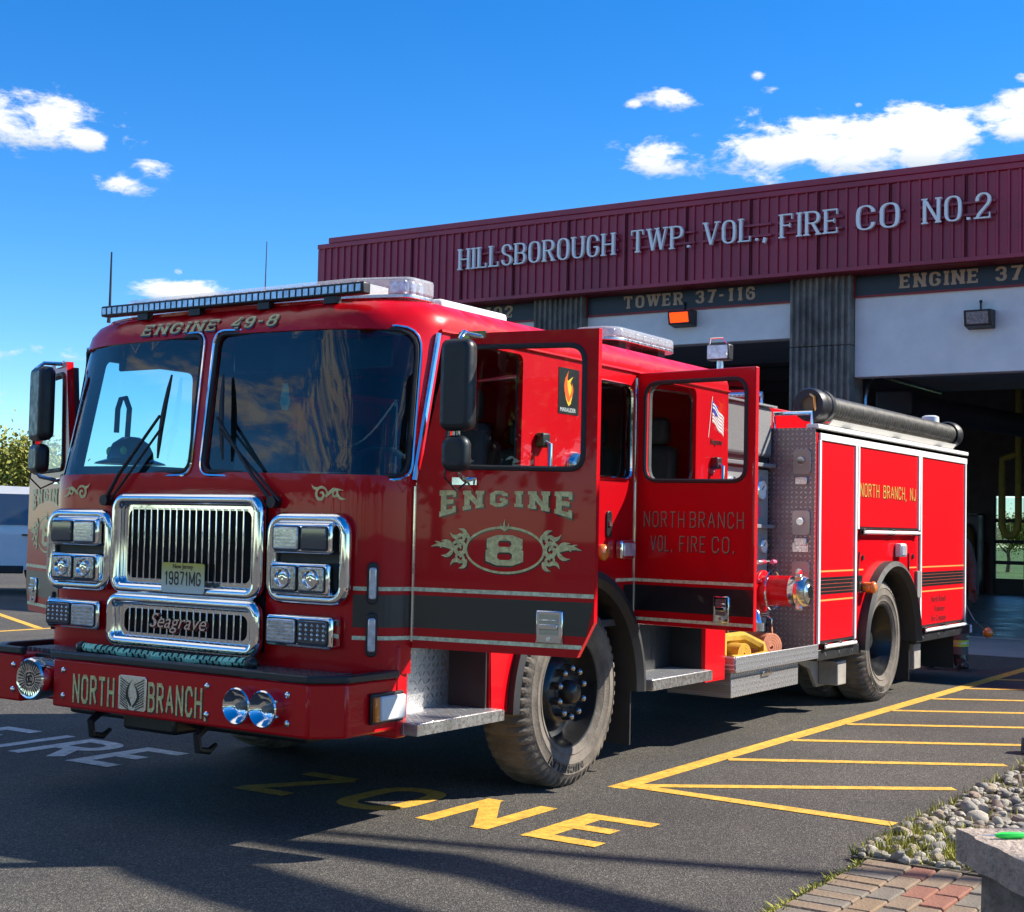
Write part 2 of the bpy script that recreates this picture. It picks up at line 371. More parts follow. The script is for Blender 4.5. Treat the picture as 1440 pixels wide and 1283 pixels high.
def glass(name, tint, refl=1.0, rough=.0, ior=1.5):
    m = bpy.data.materials.new(name); m.use_nodes = True; nt = m.node_tree; N = nt.nodes; L = nt.links; N.remove(N['Principled BSDF'])
    out = [x for x in N if x.type == 'OUTPUT_MATERIAL'][0]
    tr = N.new('ShaderNodeBsdfTransparent'); tr.inputs[0].default_value = (*tint, 1)
    gl = N.new('ShaderNodeBsdfGlossy'); gl.inputs['Roughness'].default_value = rough; gl.inputs[0].default_value = (refl, refl, refl, 1)
    fr = N.new('ShaderNodeFresnel'); fr.inputs[0].default_value = ior; mx = N.new('ShaderNodeMixShader')
    L.new(fr.outputs[0], mx.inputs[0]); L.new(tr.outputs[0], mx.inputs[1]); L.new(gl.outputs[0], mx.inputs[2]); L.new(mx.outputs[0], out.inputs[0])
    return m
def dplate(name, ax, dark=.8, sc=26):
    """diamond tread plate: raised lozenges turned alternately, on the two axes ax of object space"""
    m = bpy.data.materials.new(name); m.use_nodes = True; nt = m.node_tree; N = nt.nodes; L = nt.links; p = N['Principled BSDF']
    p.inputs['Metallic'].default_value = 1; p.inputs['Roughness'].default_value = .22; p.inputs['Base Color'].default_value = (dark, dark, dark*1.02, 1)
    tc = N.new('ShaderNodeTexCoord'); se = N.new('ShaderNodeSeparateXYZ'); L.new(tc.outputs['Object'], se.inputs[0])
    def mm(op, a, b=None):
        x = N.new('ShaderNodeMath'); x.operation = op
        for i, q in enumerate((a, b)):
            if q is None: continue
            if isinstance(q, bpy.types.NodeSocket): L.new(q, x.inputs[i])
            else: x.inputs[i].default_value = q
        return x.outputs[0]
    a = mm('MULTIPLY', se.outputs['XYZ'.index(ax[0])], sc); b = mm('MULTIPLY', se.outputs['XYZ'.index(ax[1])], sc)
    fa = mm('SUBTRACT', mm('FRACT', a), .5); fb = mm('SUBTRACT', mm('FRACT', b), .5)
    par = mm('MODULO', mm('ADD', mm('ADD', mm('FLOOR', a), mm('FLOOR', b)), 1000), 2)
    sg = mm('SUBTRACT', mm('MULTIPLY', mm('GREATER_THAN', par, .5), 2), 1)
    u = mm('ADD', fa, mm('MULTIPLY', fb, sg)); v = mm('SUBTRACT', fa, mm('MULTIPLY', fb, sg))
    h = mm('SUBTRACT', 1, mm('ADD', mm('DIVIDE', mm('ABSOLUTE', u), .78), mm('DIVIDE', mm('ABSOLUTE', v), .24)))
    h = mm('MINIMUM', mm('MAXIMUM', h, 0), .35)
    mr = N.new('ShaderNodeMapRange'); L.new(h, mr.inputs[0]); mr.inputs[2].default_value = .12; cm = N.new('ShaderNodeMix'); cm.data_type = 'RGBA'; L.new(mr.outputs[0], cm.inputs[0]); cm.inputs[6].default_value = (dark*.55, dark*.55, dark*.56, 1); cm.inputs[7].default_value = (min(1, dark*1.35),)*3+(1,); L.new(cm.outputs[2], p.inputs['Base Color'])
    r2 = N.new('ShaderNodeMapRange'); L.new(mr.outputs[0], r2.inputs[0]); r2.inputs[3].default_value = .5; r2.inputs[4].default_value = .3; L.new(r2.outputs[0], p.inputs['Roughness'])
    bp = N.new('ShaderNodeBump'); bp.inputs['Strength'].default_value = 1; bp.inputs['Distance'].default_value = .03; L.new(h, bp.inputs['Height']); L.new(bp.outputs[0], p.inputs['Normal'])
    return m
def asphalt():
    m = bpy.data.materials.new('asphalt'); m.use_nodes = True; nt = m.node_tree; N = nt.nodes; L = nt.links; p = N['Principled BSDF']; p.inputs['Roughness'].default_value = .85; p.inputs['Specular IOR Level'].default_value = .3
    tc = N.new('ShaderNodeTexCoord')
    def noise(s, d=4, r=.6):
        x = N.new('ShaderNodeTexNoise'); x.inputs['Scale'].default_value = s; x.inputs['Detail'].default_value = d; x.inputs['Roughness'].default_value = r; L.new(tc.outputs['Object'], x.inputs['Vector']); return x.outputs[0]
    def ramp(sock, stops):
        x = N.new('ShaderNodeValToRGB'); L.new(sock, x.inputs[0]); e = x.color_ramp.elements
        while len(e) < len(stops): e.new(.5)
        for q, (a, c) in zip(e, stops): q.position = a; q.color = (*c, 1)
        return x.outputs[0]
    vor = N.new('ShaderNodeTexVoronoi'); vor.inputs['Scale'].default_value = 150; L.new(tc.outputs['Object'], vor.inputs['Vector'])
    sep = N.new('ShaderNodeSeparateColor'); L.new(vor.outputs['Color'], sep.inputs[0])
    agg = ramp(sep.outputs[0], [(0, (.036,.034,.032)), (.55, (.072,.068,.062)), (.85, (.115,.107,.094)), (1, (.2,.185,.16))])
    big = ramp(noise(.7, 6), [(.3, (.72,.72,.74)), (.7, (1.22,1.19,1.14))])
    mx = N.new('ShaderNodeMix'); mx.data_type = 'RGBA'; mx.blend_type = 'MULTIPLY'; mx.inputs[0].default_value = 1; L.new(agg, mx.inputs[6]); L.new(big, mx.inputs[7])
    st = ramp(noise(2.6, 8, .7), [(.62, (0,0,0)), (.75, (1,1,1))])
    m2 = N.new('ShaderNodeMix'); m2.data_type = 'RGBA'; sm = N.new('ShaderNodeMath'); sm.operation = 'MULTIPLY'; sm.inputs[1].default_value = .32; L.new(st, sm.inputs[0]); L.new(sm.outputs[0], m2.inputs[0]); L.new(mx.outputs[2], m2.inputs[6]); m2.inputs[7].default_value = (.16,.145,.125,1)
    L.new(m2.outputs[2], p.inputs['Base Color'])
    bp = N.new('ShaderNodeBump'); bp.inputs['Strength'].default_value = .8; bp.inputs['Distance'].default_value = .006; L.new(vor.outputs['Distance'], bp.inputs['Height']); L.new(bp.outputs[0], p.inputs['Normal'])
    return m
RED = mat('fire_red_paint', (.60, .0025, .008), .32, 0, .4, var=.04, vs=3, spec=.15)
CHR = mat('chrome', (.82, .83, .84), .07, 1, rvar=.05, vs=30); ALU = mat('brushed_aluminium', (.7, .7, .7), .3, 1, rvar=.12, vs=40)
BLK = mat('black_plastic', (.016, .017, .019), .42, rvar=.12, vs=20); RUB = mat('black_rubber', (.02, .02, .021), .6, rvar=.15, vs=9, var=.3); DARK = mat('dark_interior', (.05, .052, .056), .8, var=.4, vs=4)
TYRE = mat('dusty_tyre', (.135, .115, .094), .9, var=.45, vs=7, bump=.35, bs=70); TREAD = mat('tread_rubber', (.055, .05, .044), .95, var=.5, vs=12, bump=.4, bs=60)
GOLD = mat('gold_leaf', (.86, .62, .26), .42, 0, var=.4, vs=45, rvar=.15); BLKPAINT = mat('black_band_paint', (.012, .013, .014), .35, 0, .6)
WHT = mat('white_trim', (.74, .74, .72), .4, var=.08, vs=6); CLEAR = mat('clear_lens', (.62, .66, .7), .12, .35, .6, var=.35, vs=25); CLEARD = mat('lamp_reflector', (.5, .53, .56), .15, .8, var=.6, vs=60)
DGLASS = mat('dark_lens', (.06, .08, .1), .04, .5, 1); AMB = mat('amber_lens', (.75, .2, .02), .2, 0, 1); WSG = glass('windshield_glass', (.38, .70, .78), ior=1.55); SG = glass('clear_glass', (.72, .8, .8)); TG = glass('tinted_glass', (.1, .13, .14))
DPS = dplate('tread_plate_side', 'XZ'); DPT = dplate('tread_plate_top', 'XY'); DPF = dplate('tread_plate_front', 'YZ'); GREYTEX = mat('grey_textured_coating', (.2, .2, .2), .8, var=.15, vs=60, bump=.8, bs=160)
ASPH = asphalt()
def road_paint(name, col):
    m = mat(name, col, .75, var=.3, vs=14, bump=.5, bs=90, dist=.004); nt = m.node_tree; N = nt.nodes; L = nt.links; p = N['Principled BSDF']; src = p.inputs['Base Color'].links[0].from_socket
    tc = N.new('ShaderNodeTexCoord'); n1 = N.new('ShaderNodeTexNoise'); n1.inputs['Scale'].default_value = 45; n1.inputs['Detail'].default_value = 6; n1.inputs['Roughness'].default_value = .7; L.new(tc.outputs['Object'], n1.inputs['Vector'])
    mr = N.new('ShaderNodeMapRange'); L.new(n1.outputs[0], mr.inputs[0]); mr.inputs[1].default_value = .54; mr.inputs[2].default_value = .66; mx = N.new('ShaderNodeMix'); mx.data_type = 'RGBA'; ml = N.new('ShaderNodeMath'); ml.operation = 'MULTIPLY'; ml.inputs[1].default_value = .9; L.new(mr.outputs[0], ml.inputs[0]); L.new(ml.outputs[0], mx.inputs[0]); L.new(src, mx.inputs[6]); mx.inputs[7].default_value = (.09, .085, .075, 1); L.new(mx.outputs[2], p.inputs['Base Color']); return m
YEL = road_paint('yellow_road_paint', (.66, .37, .04)); WPAINT = road_paint('white_road_paint', (.5, .5, .47))
MAROON = mat('maroon_metal', (.34, .014, .045), .42, .0, .12, var=.2, vs=.9); STUC = mat('white_stucco', (.84, .83, .79), .9, var=.07, vs=2.5, bump=.4, bs=45); CONC = mat('ribbed_concrete', (.2, .19, .16), .95, var=.4, vs=3.5, bump=.9, bs=35, dist=.02)
SIGNB = mat('sign_navy', (.012, .018, .028), .45, var=.1); SIGNG = mat('sign_gold', (.5, .34, .21), .55, var=.1, vs=10); LETW = mat('letter_white', (.93, .92, .88), .4, var=.05); SLAB = mat('concrete_floor', (.3, .3, .29), .35, var=.2, vs=1.5, rvar=.15)
# ------------------------------------------------------------------ ground
g = obj('parking_lot', B(-160, 120, -140, 120, -.5, 0), ASPH, sm=0); tag(g, kind='structure', label='dark grey asphalt forecourt with yellow fire lane markings')
lawn = obj('lawn', B(-160, -34, -140, 120, -.5, .03), mat('grass_green', (.07, .13, .025), .95, var=.4, vs=.8, bump=.6, bs=30), sm=0); tag(lawn, kind='structure', label='green lawn behind the fire station')
def quad_strip(a, b, w, z=.002):
    a = Vector((*a, 0)); b = Vector((*b, 0)); d = (b-a).normalized(); n_ = Vector((-d.y, d.x, 0))*w/2
    return MB().add([a-n_+Vector((0,0,z)), b-n_+Vector((0,0,z)), b+n_+Vector((0,0,z)), a+n_+Vector((0,0,z))], [(0,1,2,3)])
obj('painted_stripe', quad_strip((-1.95, 1.43), (-14, 1.47), .12), YEL, g, sm=0)
for i, x in enumerate([-2.22-1.08*k for k in range(9)]):
    obj('painted_stripe', quad_strip((x+.12*(i == 0), 1.50), (x-.99, 2.98+.02*(i % 3)), .095, .003), YEL, g, sm=0)
obj('painted_stripe', quad_strip((-2.07, 1.42), (-1.985, 3.03), .11, .0035), YEL, g, sm=0)
obj('painted_stripe', quad_strip((-3.4, -9.9), (-14, -9.9), .12), YEL, g, sm=0)
for i in range(7): obj('painted_stripe', quad_strip((-4.4-1.3*i, -10.0), (-6.0-1.3*i, -13.2), .11, .0025), YEL, g, sm=0)
# block letters FIRE ZONE, tops towards the station
def ground_word(word, ys, m):
    for ch, (y0, y1) in zip(word, ys):
        S = glyphs(ch, y1-y0, .66, T=.2, t=.16, rnd=ch in 'OR')[0][1]
        mb = put(MB(), S, lambda x, y, d: (-.57-y, y0+x, .002+d), .0, solid=False, eps=.0006)
        obj('painted_letter', mb, m, g, sm=0)
ground_word('FIRE', [(-3.02, -2.6), (-2.42, -2.3), (-2.16, -1.72), (-1.62, -1.18)], WPAINT)
ground_word('ZONE', [(-.24, .2), (.42, .86), (1.04, 1.48), (1.67, 2.15)], YEL)
# ------------------------------------------------------------------ planting bed, brick path, stone seat
random.seed(4)
bed = obj('rock_bed', B(-14, -1.07, 3.14, 6.5, -.3, .025), mat('bed_soil', (.09, .075, .05), 1, var=.4, vs=12, bump=1, bs=40, dist=.02), sm=0); tag(bed, kind='structure', label='planting bed filled with rounded pale stones')
stone_mats = [mat('stone_pale', (.5, .45, .36), .9, var=.35, vs=18, bump=.6, bs=50), mat('stone_grey', (.3, .275, .235), .9, var=.35, vs=18, bump=.6, bs=50), mat('stone_tan', (.37, .3, .21), .9, var=.3, vs=18, bump=.6, bs=50), mat('stone_rose', (.33, .24, .19), .9, var=.3, vs=18, bump=.6, bs=50)]
stone_me = []; stone_mb = []
for k in range(12):
    mb = MB().ball((0, 0, 0), 1, 9, 6); rn = random.Random(k); cuts = [Vector((rn.gauss(0, 1), rn.gauss(0, 1), rn.gauss(0, .7))).normalized() for _ in range(7)]; cd_ = [rn.uniform(.55, .85) for _ in range(7)]
    out = []
    for p in mb.v:   # facets knocked off a ball give an irregular cobble
        q = Vector(p)
        for c, d in zip(cuts, cd_):
            h = q.dot(c)
            if h > d: q = q-c*(h-d)*.9
        out.append(tuple(q))
    mb.v = out; stone_mb.append(mb); stone_me.append(mesh('stone', mb, stone_mats[(0, 1, 2, 0, 1, 0, 2, 3, 0, 1, 2, 0)[k]], 50))
n_st = 0; spots = []
def stone_spot(far=False):
    x = -1.10-abs(random.gauss(0, 1))*(2.0 if not far else 4); y = 3.15+random.random()**1.3*(1.15 if not far else 2.2); return x, y
while n_st < 290:
    x, y = stone_spot(); r = random.uniform(.02, .042)*(1.45 if random.random() < .12 else 1)
    if x < -7 or any((x-a)**2+(y-b)**2 < (r+c)**2*.5 for a, b, c in spots): continue
    spots.append((x, y, r)); n_st += 1
    o = obj('stone', stone_me[random.randrange(12)], None, bed); o.location = (x, y, .03+r*.35); o.scale = (r*random.uniform(.9, 1.5), r*random.uniform(.75, 1.1), r*random.uniform(.55, .85)); o.rotation_euler = (random.uniform(-.5, .5), random.uniform(-.5, .5), random.uniform(0, 6))
peb = MB()
for k in range(1100):
    x, y = stone_spot(k % 2 == 0); r = random.uniform(.015, .035)
    if x < -12: continue
    M_ = Matrix.Translation((x, y, .022+r*.3)) @ Matrix.Rotation(random.uniform(0, 6), 4, 'Z') @ Matrix.Diagonal((r*1.3, r, r*.7, 1)); q = stone_mb[k % 12]; peb.add([tuple(M_ @ Vector(p)) for p in q.v], q.f)
obj('pebble_fill', peb, mat('pebble_mix', (.3, .27, .22), .9, var=.6, vs=14, bump=.5, bs=60), bed, kind='stuff')
gr = MB()
for k in range(4500):
    if k % 3: x = -1.12-random.random()*.8; y = 3.14+random.random()*.55
    else: x = -1.1-random.random()*5; y = 3.13+random.random()**3*.9
    if k % 7 == 0: x = -1.1+random.random()*1.6; y = 3.21+random.gauss(0, .012)
    h = random.uniform(.03, .085)*(.5 if k % 7 == 0 else 1); a = random.uniform(0, 6.3); dx, dy = math.cos(a)*.008, math.sin(a)*.008; lx, ly = random.gauss(0, .025), random.gauss(0, .025)
    gr.add([(x-dx, y-dy, .0), (x+dx, y+dy, .0), (x+lx, y+ly, h)], [(0, 1, 2)])
o = obj('grass_tufts', gr, mat('tuft_green', (.3, .29, .05), .9, var=.5, vs=5), sm=0); tag(o, 'yellowish grass tufts between the stones and the asphalt edge', 'grass', kind='stuff')
path = obj('brick_path', B(-1.07, 6, 3.2, 6.5, -.3, .004), mat('joint_sand', (.11, .09, .065), 1, var=.3, vs=30, bump=.6, bs=80), sm=0); tag(path, kind='structure', label='brick paver path in grey, tan and red')
bm_ = [mat('brick_tan', (.21, .15, .10), .9, var=.2, vs=9, bump=.5, bs=60), mat('brick_grey', (.165, .14, .11), .9, var=.25, vs=9, bump=.5, bs=60), mat('brick_red', (.24, .10, .065), .9, var=.2, vs=9, bump=.5, bs=60), mat('brick_buff', (.22, .15, .09), .9, var=.2, vs=9, bump=.5, bs=60)]
bk = MB().box(-.105, .105, -.0525, .0525, -.03, .03); bme = []
for m in bm_: bme.append(mesh('brick', bk, m, 0))
def brick(x, y, turn, k):
    o = obj('brick', bme[k], None, path); o.location = (x, y, random.uniform(-.008, -.003)); o.rotation_euler = (random.uniform(-.008, .008), random.uniform(-.008, .008), turn+random.uniform(-.012, .012)); o.scale = (.965, .95, 1)
    b = o.modifiers.new('bevel', 'BEVEL'); b.width = .006; b.segments = 1
for i in range(34):
    for j in range(7):
        if j == 0: brick(-1.0+i*.108, 3.315, PI/2, random.choice((0, 1, 1, 3)))           # border course lies across
        else: brick(-.955+i*.2135+(.1065 if j % 2 else 0)-.1, 3.475+(j-1)*.108, 0, random.choice((0, 0, 1, 1, 2, 3)))
def rot_poly(c, d, n_, pts): return [(c[0]+d[0]*a+n_[0]*b, c[1]+d[1]*a+n_[1]*b) for a, b in pts]
def seat():
    t = thing('stone_seat', (.4, 4.3, 0), 'rough tan concrete seat block with overhanging cap beside the brick path', 'seat wall')
    c = (.11, 3.94); e = Vector((.76, .65)).normalized(); n_ = Vector((-.65, .76)).normalized()
    def slab(poly, z0, z1, seed, amp):
        mb = panel(poly, [], lambda u, v: (u, v, z1), .045, z1-z0); rn = random.Random(seed)
        out = []
        for p in mb.v:
            q = Vector(p); s = Vector((math.sin(p[0]*31+p[2]*40)+math.sin(p[1]*47), math.sin(p[1]*37+p[2]*53)+math.sin(p[0]*43), 0))*amp*.5
            s += Vector((rn.uniform(-1, 1), rn.uniform(-1, 1), rn.uniform(-.4, .15)))*amp*.5
            out.append(tuple(q+s))
        mb.v = out; return mb
    top = rot_poly(c, e, n_, [(0, 0), (1.5, 0), (1.5, 1.0), (0, 1.0)])
    low = rot_poly(c, e, n_, [(.1, .05), (1.45, .05), (1.45, .95), (.1, .95)])
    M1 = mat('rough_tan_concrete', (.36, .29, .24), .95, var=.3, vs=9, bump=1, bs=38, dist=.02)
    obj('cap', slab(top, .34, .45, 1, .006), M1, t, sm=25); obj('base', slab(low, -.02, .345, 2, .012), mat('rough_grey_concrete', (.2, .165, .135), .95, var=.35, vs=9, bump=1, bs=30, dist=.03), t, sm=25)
    k = thing('marker_pick', (.24, 4.12, .452), 'neon green plastic handled pick lying on the tan seat block', 'tool')
    a = Vector((.2, 4.1, .462)); d = Vector((-.42, .5, 0)).normalized()
    NG = mat('neon_green_plastic', (.03, .75, .08), .4, emit=None)
    obj('handle', MB().tube([a+d*x for x in (0, .02, .05, .1, .115)], [.006, .011, .012, .011, .004], 8), NG, k); obj('tip', MB().tube([a, a-d*.05], [.003, .0015], 6), ALU, k)
seat()
ws = thing('wheel_stop', (-5.0, 3.5, 0), 'grey concrete wheel stop at the edge of the yellow hatching', 'wheel stop')
obj('block', MB().prism([(-.09, 0), (.09, 0), (.06, .11), (-.06, .11)], 'Y', 2.95, 4.6).xf(Matrix.Translation((-4.95, 0, 0))), mat('dark_concrete', (.12, .11, .1), .9, var=.3, vs=10, bump=.6, bs=40), ws, .01)
# ------------------------------------------------------------------ fire station
def station():
    t = thing('fire_station', (-15, -3, 0), 'fire station with maroon ribbed fascia, white letters and open bays', 'building')
    XF = -14.75
    # ribbed fascia sheet
    mb = MB(); y = -12.14; pr_ = []
    while y < 11.5:
        pr_ += [(y, 0), (y+.085, 0), (y+.097, .03), (y+.128, .03), (y+.14, 0)]; y += .155
    vs = []; fs = []
    for i, (a, d) in enumerate(pr_):
        vs += [(XF+d, a, 5.33), (XF+d, a, 6.53)]
        if i: fs.append((2*i-2, 2*i, 2*i+1, 2*i-1))
    fas = obj('fascia', mb.add(vs, fs), MAROON, t, sm=0)
    obj('parapet_cap', MB().box(XF-.1, XF+.06, -11.9, 11.5, 6.62, 6.72).box(XF-.5, XF+.045, -12.18, 11.5, 6.53, 6.62), MAROON, t, .01)
    obj('fascia_return', MB().box(-30.9, XF-.003, -12.2, -12.145, 5.33, 6.53), MAROON, t, .005)
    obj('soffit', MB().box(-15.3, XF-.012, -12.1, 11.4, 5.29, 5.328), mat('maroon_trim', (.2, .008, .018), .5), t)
    obj('drip_edge', MB().box(XF+.005, XF+.036, -12.14, 11.5, 5.30, 5.36), MAROON, t, .004)
    for k in range(21): obj('sheet_seam', MB().box(XF+.001, XF+.034, -12.14+1.085*(k+1)-.004, -12.14+1.085*(k+1)+.004, 5.36, 6.53), mat('seam_dark', (.1, .006, .015), .6), t)
    words = [('HILLSBOROUGH', -8.88, -5.8), ('TWP.', -5.49, -4.44), ('VOL.,', -4.21, -3.16), ('FIRE', -2.95, -2.04), ('CO', -1.77, -1.13), ('NO.2', -.79, .16)]
    for w, a, b in words:
        for ch, S in glyphs(w, b-a, .36, T=.145, t=.055, serif=.075, gap=.2):
            if S: obj('letter', put(MB(), S, lambda x, y, d: (XF+.07+d, a+x, 5.865+y), .055, eps=.0008), LETW, fas, sm=30)
        obj('letter_rail', MB().box(XF+.036, XF+.068, a-.05, b+.05, 5.93, 5.965).box(XF+.036, XF+.068, a-.05, b+.05, 6.1, 6.135), MAROON, fas)
    cols = [-12.05, -7.06, -2.445, 2.2, 6.85, 11.45]
    for q, cy in enumerate(cols):
        # fluted split-face courses
        w = .48; z = 0
        for c in range(5):
            h = 1.064; out = []; nfl = 19
            for i in range(nfl):
                y0 = cy-w+2*w*i/nfl; y1 = cy-w+2*w*(i+1)/nfl
                dp = .05 if i % 2 else 0; out += [(-14.98-dp, y0+.006), (-14.98-dp+random.uniform(-.008, .008), (y0+y1)/2), (-14.98-dp, y1-.006)]
            poly = out+[(-15.55, cy+w), (-15.55, cy-w)]
            obj('column_block', MB().prism(poly, 'Z', z+.004, z+h-.006), CONC, t, .008, sm=30); z += h
    heads = [4.42, 4.42, 3.78, 3.78, 3.78]; signs = ['102', 'TOWER 37-116', 'ENGINE 37', '', '']; spans = [(-8.62, -8.05), (-5.865, -3.55), (-1.27, .46), None, None]
    for i in range(5):
        y0 = cols[i]+.48; y1 = cols[i+1]-.48
        obj('header_wall', MB().box(-15.42, -15.16, y0, y1, heads[i], 5.29), STUC, t, .01)
        sg = obj('sign_board', MB().box(-15.16, -15.12, y0+.02, y1-.02, 4.99, 5.32-.02), SIGNB, t)
        obj('sign_border', MB().box(-15.158, -15.112, y0+.02, y1-.02, 4.965, 4.99).box(-15.158, -15.112, y0, y0+.02, 4.965, 5.3).box(-15.158, -15.112, y1-.02, y1, 4.965, 5.3), mat('sign_red', (.3, .012, .02), .5), sg)
        if signs[i]:
            a, b = spans[i]
            for ch, S in glyphs(signs[i], b-a, .205, T=.27, t=.15, serif=.07, gap=.26):
                if S: obj('letter', put(MB(), S, lambda x, y, d: (-15.12+d, a+x, 5.055+y), .008, eps=.0004), SIGNG, sg, sm=0)
        # bay door rolled up overhead: track rails and hanging sections
        for yy in (y0+.06, y1-.06): obj('door_track', MB().tube([(-15.5, yy, .05), (-15.5, yy, heads[i]-.3), (-15.6, yy, heads[i]-.05), (-15.9, yy, heads[i]+.12), (-19.3, yy, heads[i]+.14)], .03, 6), ALU, t)
        for k in range(5): obj('door_section', MB().box(-15.95-.66*k, -16.58-.66*k, y0+.1, y1-.1, heads[i]+.15, heads[i]+.19), mat('door_panel_grey', (.25, .26, .27), .5), t)
    # shell
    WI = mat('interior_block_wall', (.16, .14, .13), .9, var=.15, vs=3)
    obj('wainscot', MB().box(-30.998, -30.96, -11.9, -4.16, .02, 1.3), mat('wainscot_red', (.16, .02, .025), .6), t); obj('wall_shelf', MB().box(-30.96, -30.5, -8.6, -5.6, 1.7, 1.76), mat('shelf_steel', (.2, .2, .21), .4, .6), t)
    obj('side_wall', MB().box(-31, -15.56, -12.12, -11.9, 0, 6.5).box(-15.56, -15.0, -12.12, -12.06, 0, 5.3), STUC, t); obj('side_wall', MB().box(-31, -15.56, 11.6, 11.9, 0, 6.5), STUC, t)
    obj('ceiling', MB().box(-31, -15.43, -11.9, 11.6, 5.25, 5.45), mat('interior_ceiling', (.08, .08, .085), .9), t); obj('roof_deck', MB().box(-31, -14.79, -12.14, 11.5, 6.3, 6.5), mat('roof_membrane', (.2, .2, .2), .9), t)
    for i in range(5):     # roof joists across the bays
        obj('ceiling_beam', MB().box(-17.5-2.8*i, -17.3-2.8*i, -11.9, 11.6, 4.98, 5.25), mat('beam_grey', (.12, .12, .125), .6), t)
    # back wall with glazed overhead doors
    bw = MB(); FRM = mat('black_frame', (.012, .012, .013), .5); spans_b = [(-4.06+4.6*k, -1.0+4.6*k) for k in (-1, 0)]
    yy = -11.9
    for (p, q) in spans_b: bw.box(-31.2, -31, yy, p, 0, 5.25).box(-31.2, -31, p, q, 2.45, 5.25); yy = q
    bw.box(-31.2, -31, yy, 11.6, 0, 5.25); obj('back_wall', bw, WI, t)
    for (y0, y1) in spans_b:
        d = MB(); n_c = 4; rows = [0.0, .36, .80, 1.32, 1.84, 2.45]
        for r in range(1, 5): d.box(-31.12, -31.04, y0, y1, rows[r]-.045, rows[r]+.045)
        for c in range(n_c+1): yy = y0+(y1-y0)*c/n_c; d.box(-31.123, -31.037, max(y0, yy-.04), min(y1, yy+.04), 0, 2.45)
        d.box(-31.11, -31.05, y0, y1, 0, .33)
        dr = obj('back_door', d, FRM, t)
        for r in range(1, 5):
            for c in range(n_c):
                a = y0+(y1-y0)*c/n_c+.04; b = y0+(y1-y0)*(c+1)/n_c-.04
                obj('pane', MB().box(-31.085, -31.078, a, b, rows[r]+.045, rows[r+1]-.045), SG, dr, sm=0)
    # wall-mounted floodlights over the doors
    def flood(y0, y1, z0, z1, lit):
        h = obj('floodlight', MB().prism([(-15.16, z0), (-14.94, z0+.03), (-14.9, z1-.02), (-15.16, z1)], 'Y', y0, y1), mat('lamp_bronze', (.03, .026, .022), .45), t, .01)
        lm = mat('lit_orange_lens', (.8, .08, .01), .3, emit=(1, .05, .004), es=1.1) if lit else mat('ribbed_glass', (.3, .29, .3), .15, .2, .5, var=.5, vs=40)
        obj('lens', MB().add([(-14.934, y0+.04, z0+.055), (-14.934, y1-.04, z0+.055), (-14.893, y1-.04, z1-.05), (-14.893, y0+.04, z1-.05)], [(0,1,2,3)]), lm, h, sm=0)
        obj('conduit', MB().cyl((-15.1, (y0+y1)/2, z1), (-15.1, (y0+y1)/2, z1+.12), .015, n=8).ball((-15.1, (y0+y1)/2, z1+.12), .025, 8, 6), BLK, h)
    flood(-4.96, -4.56, 4.69, 4.95, True); flood(-.29, .09, 4.39, 4.66, False)
    return t
station()
slab = obj('apron', B(-15.6, -12.7, -12.1, 11.4, -.3, .008), mat('apron_concrete', (.28, .285, .28), .8, var=.15, vs=1.2, bump=.3, bs=40), sm=0); tag(slab, kind='structure', label='concrete apron strip in front of the open bays')
flr = obj('bay_floor', B(-31.2, -15.6, -11.9, 11.6, -.3, .02), SLAB, sm=0); tag(flr, kind='structure', label='sealed grey concrete floor inside the station bays')
# exhaust hoses hanging in the bay, aerial boom of the apparatus inside
EXH = mat('olive_yellow_hose', (.3, .24, .035), .7, var=.2, vs=8)
def exhaust(x, y, lab):
    t = thing('exhaust_hose', (x, y, 0), lab, 'hose'); p = []
    for i in range(25):
        a = PI*i/24; p.append((x, y-.16+.16*math.cos(a)*1, 1.75-.28*math.sin(a)))
    p = [(x, y, 5.2), (x, y, 3.2)]+p+[(x, y-.32, 2.7), (x+.05, y-.3, 3.0), (x, y-.05, 3.1)]
    obj('hose', MB().tube(p, .07, 10), EXH, t); obj('drop_hose', MB().tube([(x, y+.18, 5.2), (x, y+.18, 2), (x, y+.18, .5), (x+.03, y+.2, .3)], .075, 10), EXH, t)
    obj('nozzle', MB().cyl((x+.03, y+.2, .32), (x+.25, y+.32, .1), .08, .1, 12), BLK, t); obj('hanger', MB().cyl((x, y+.09, 5.2), (x, y+.09, 5.25), .2, n=12), ALU, t)
exhaust(-24, -1.75, 'olive yellow exhaust hose looped from the ceiling deep inside the right bay')
def boom():
    t = thing('aerial_boom', (-22, -1, 0), 'dark telescopic boom of the apparatus parked inside the right bay', 'boom')
    DK = mat('boom_dark', (.035, .037, .045), .5)
    obj('boom_tube', MB().tube([(-17.2, -1.9, 3.55), (-26, 1.8, 3.0)], .2, 12), DK, t); obj('boom_head', MB().box(-17.3, -16.9, -2.25, -1.65, 3.35, 3.75), DK, t, .04)
    obj('turret', MB().cyl((-25, 1.4, 1.2), (-25, 1.4, 3.1), .6, n=20), DK, t); obj('chassis', MB().box(-28, -21.5, .2, 2.6, .6, 1.3).box(-28, -27, .2, 2.6, 1.3, 2.9), DK, t, .05)
    for x in (-22.5, -26.5):
        for y in (.35, 2.45): obj('wheel', MB().cyl((x, y-.15, .5), (x, y+.15, .5), .5, n=24), RUB, t, .04)
boom()
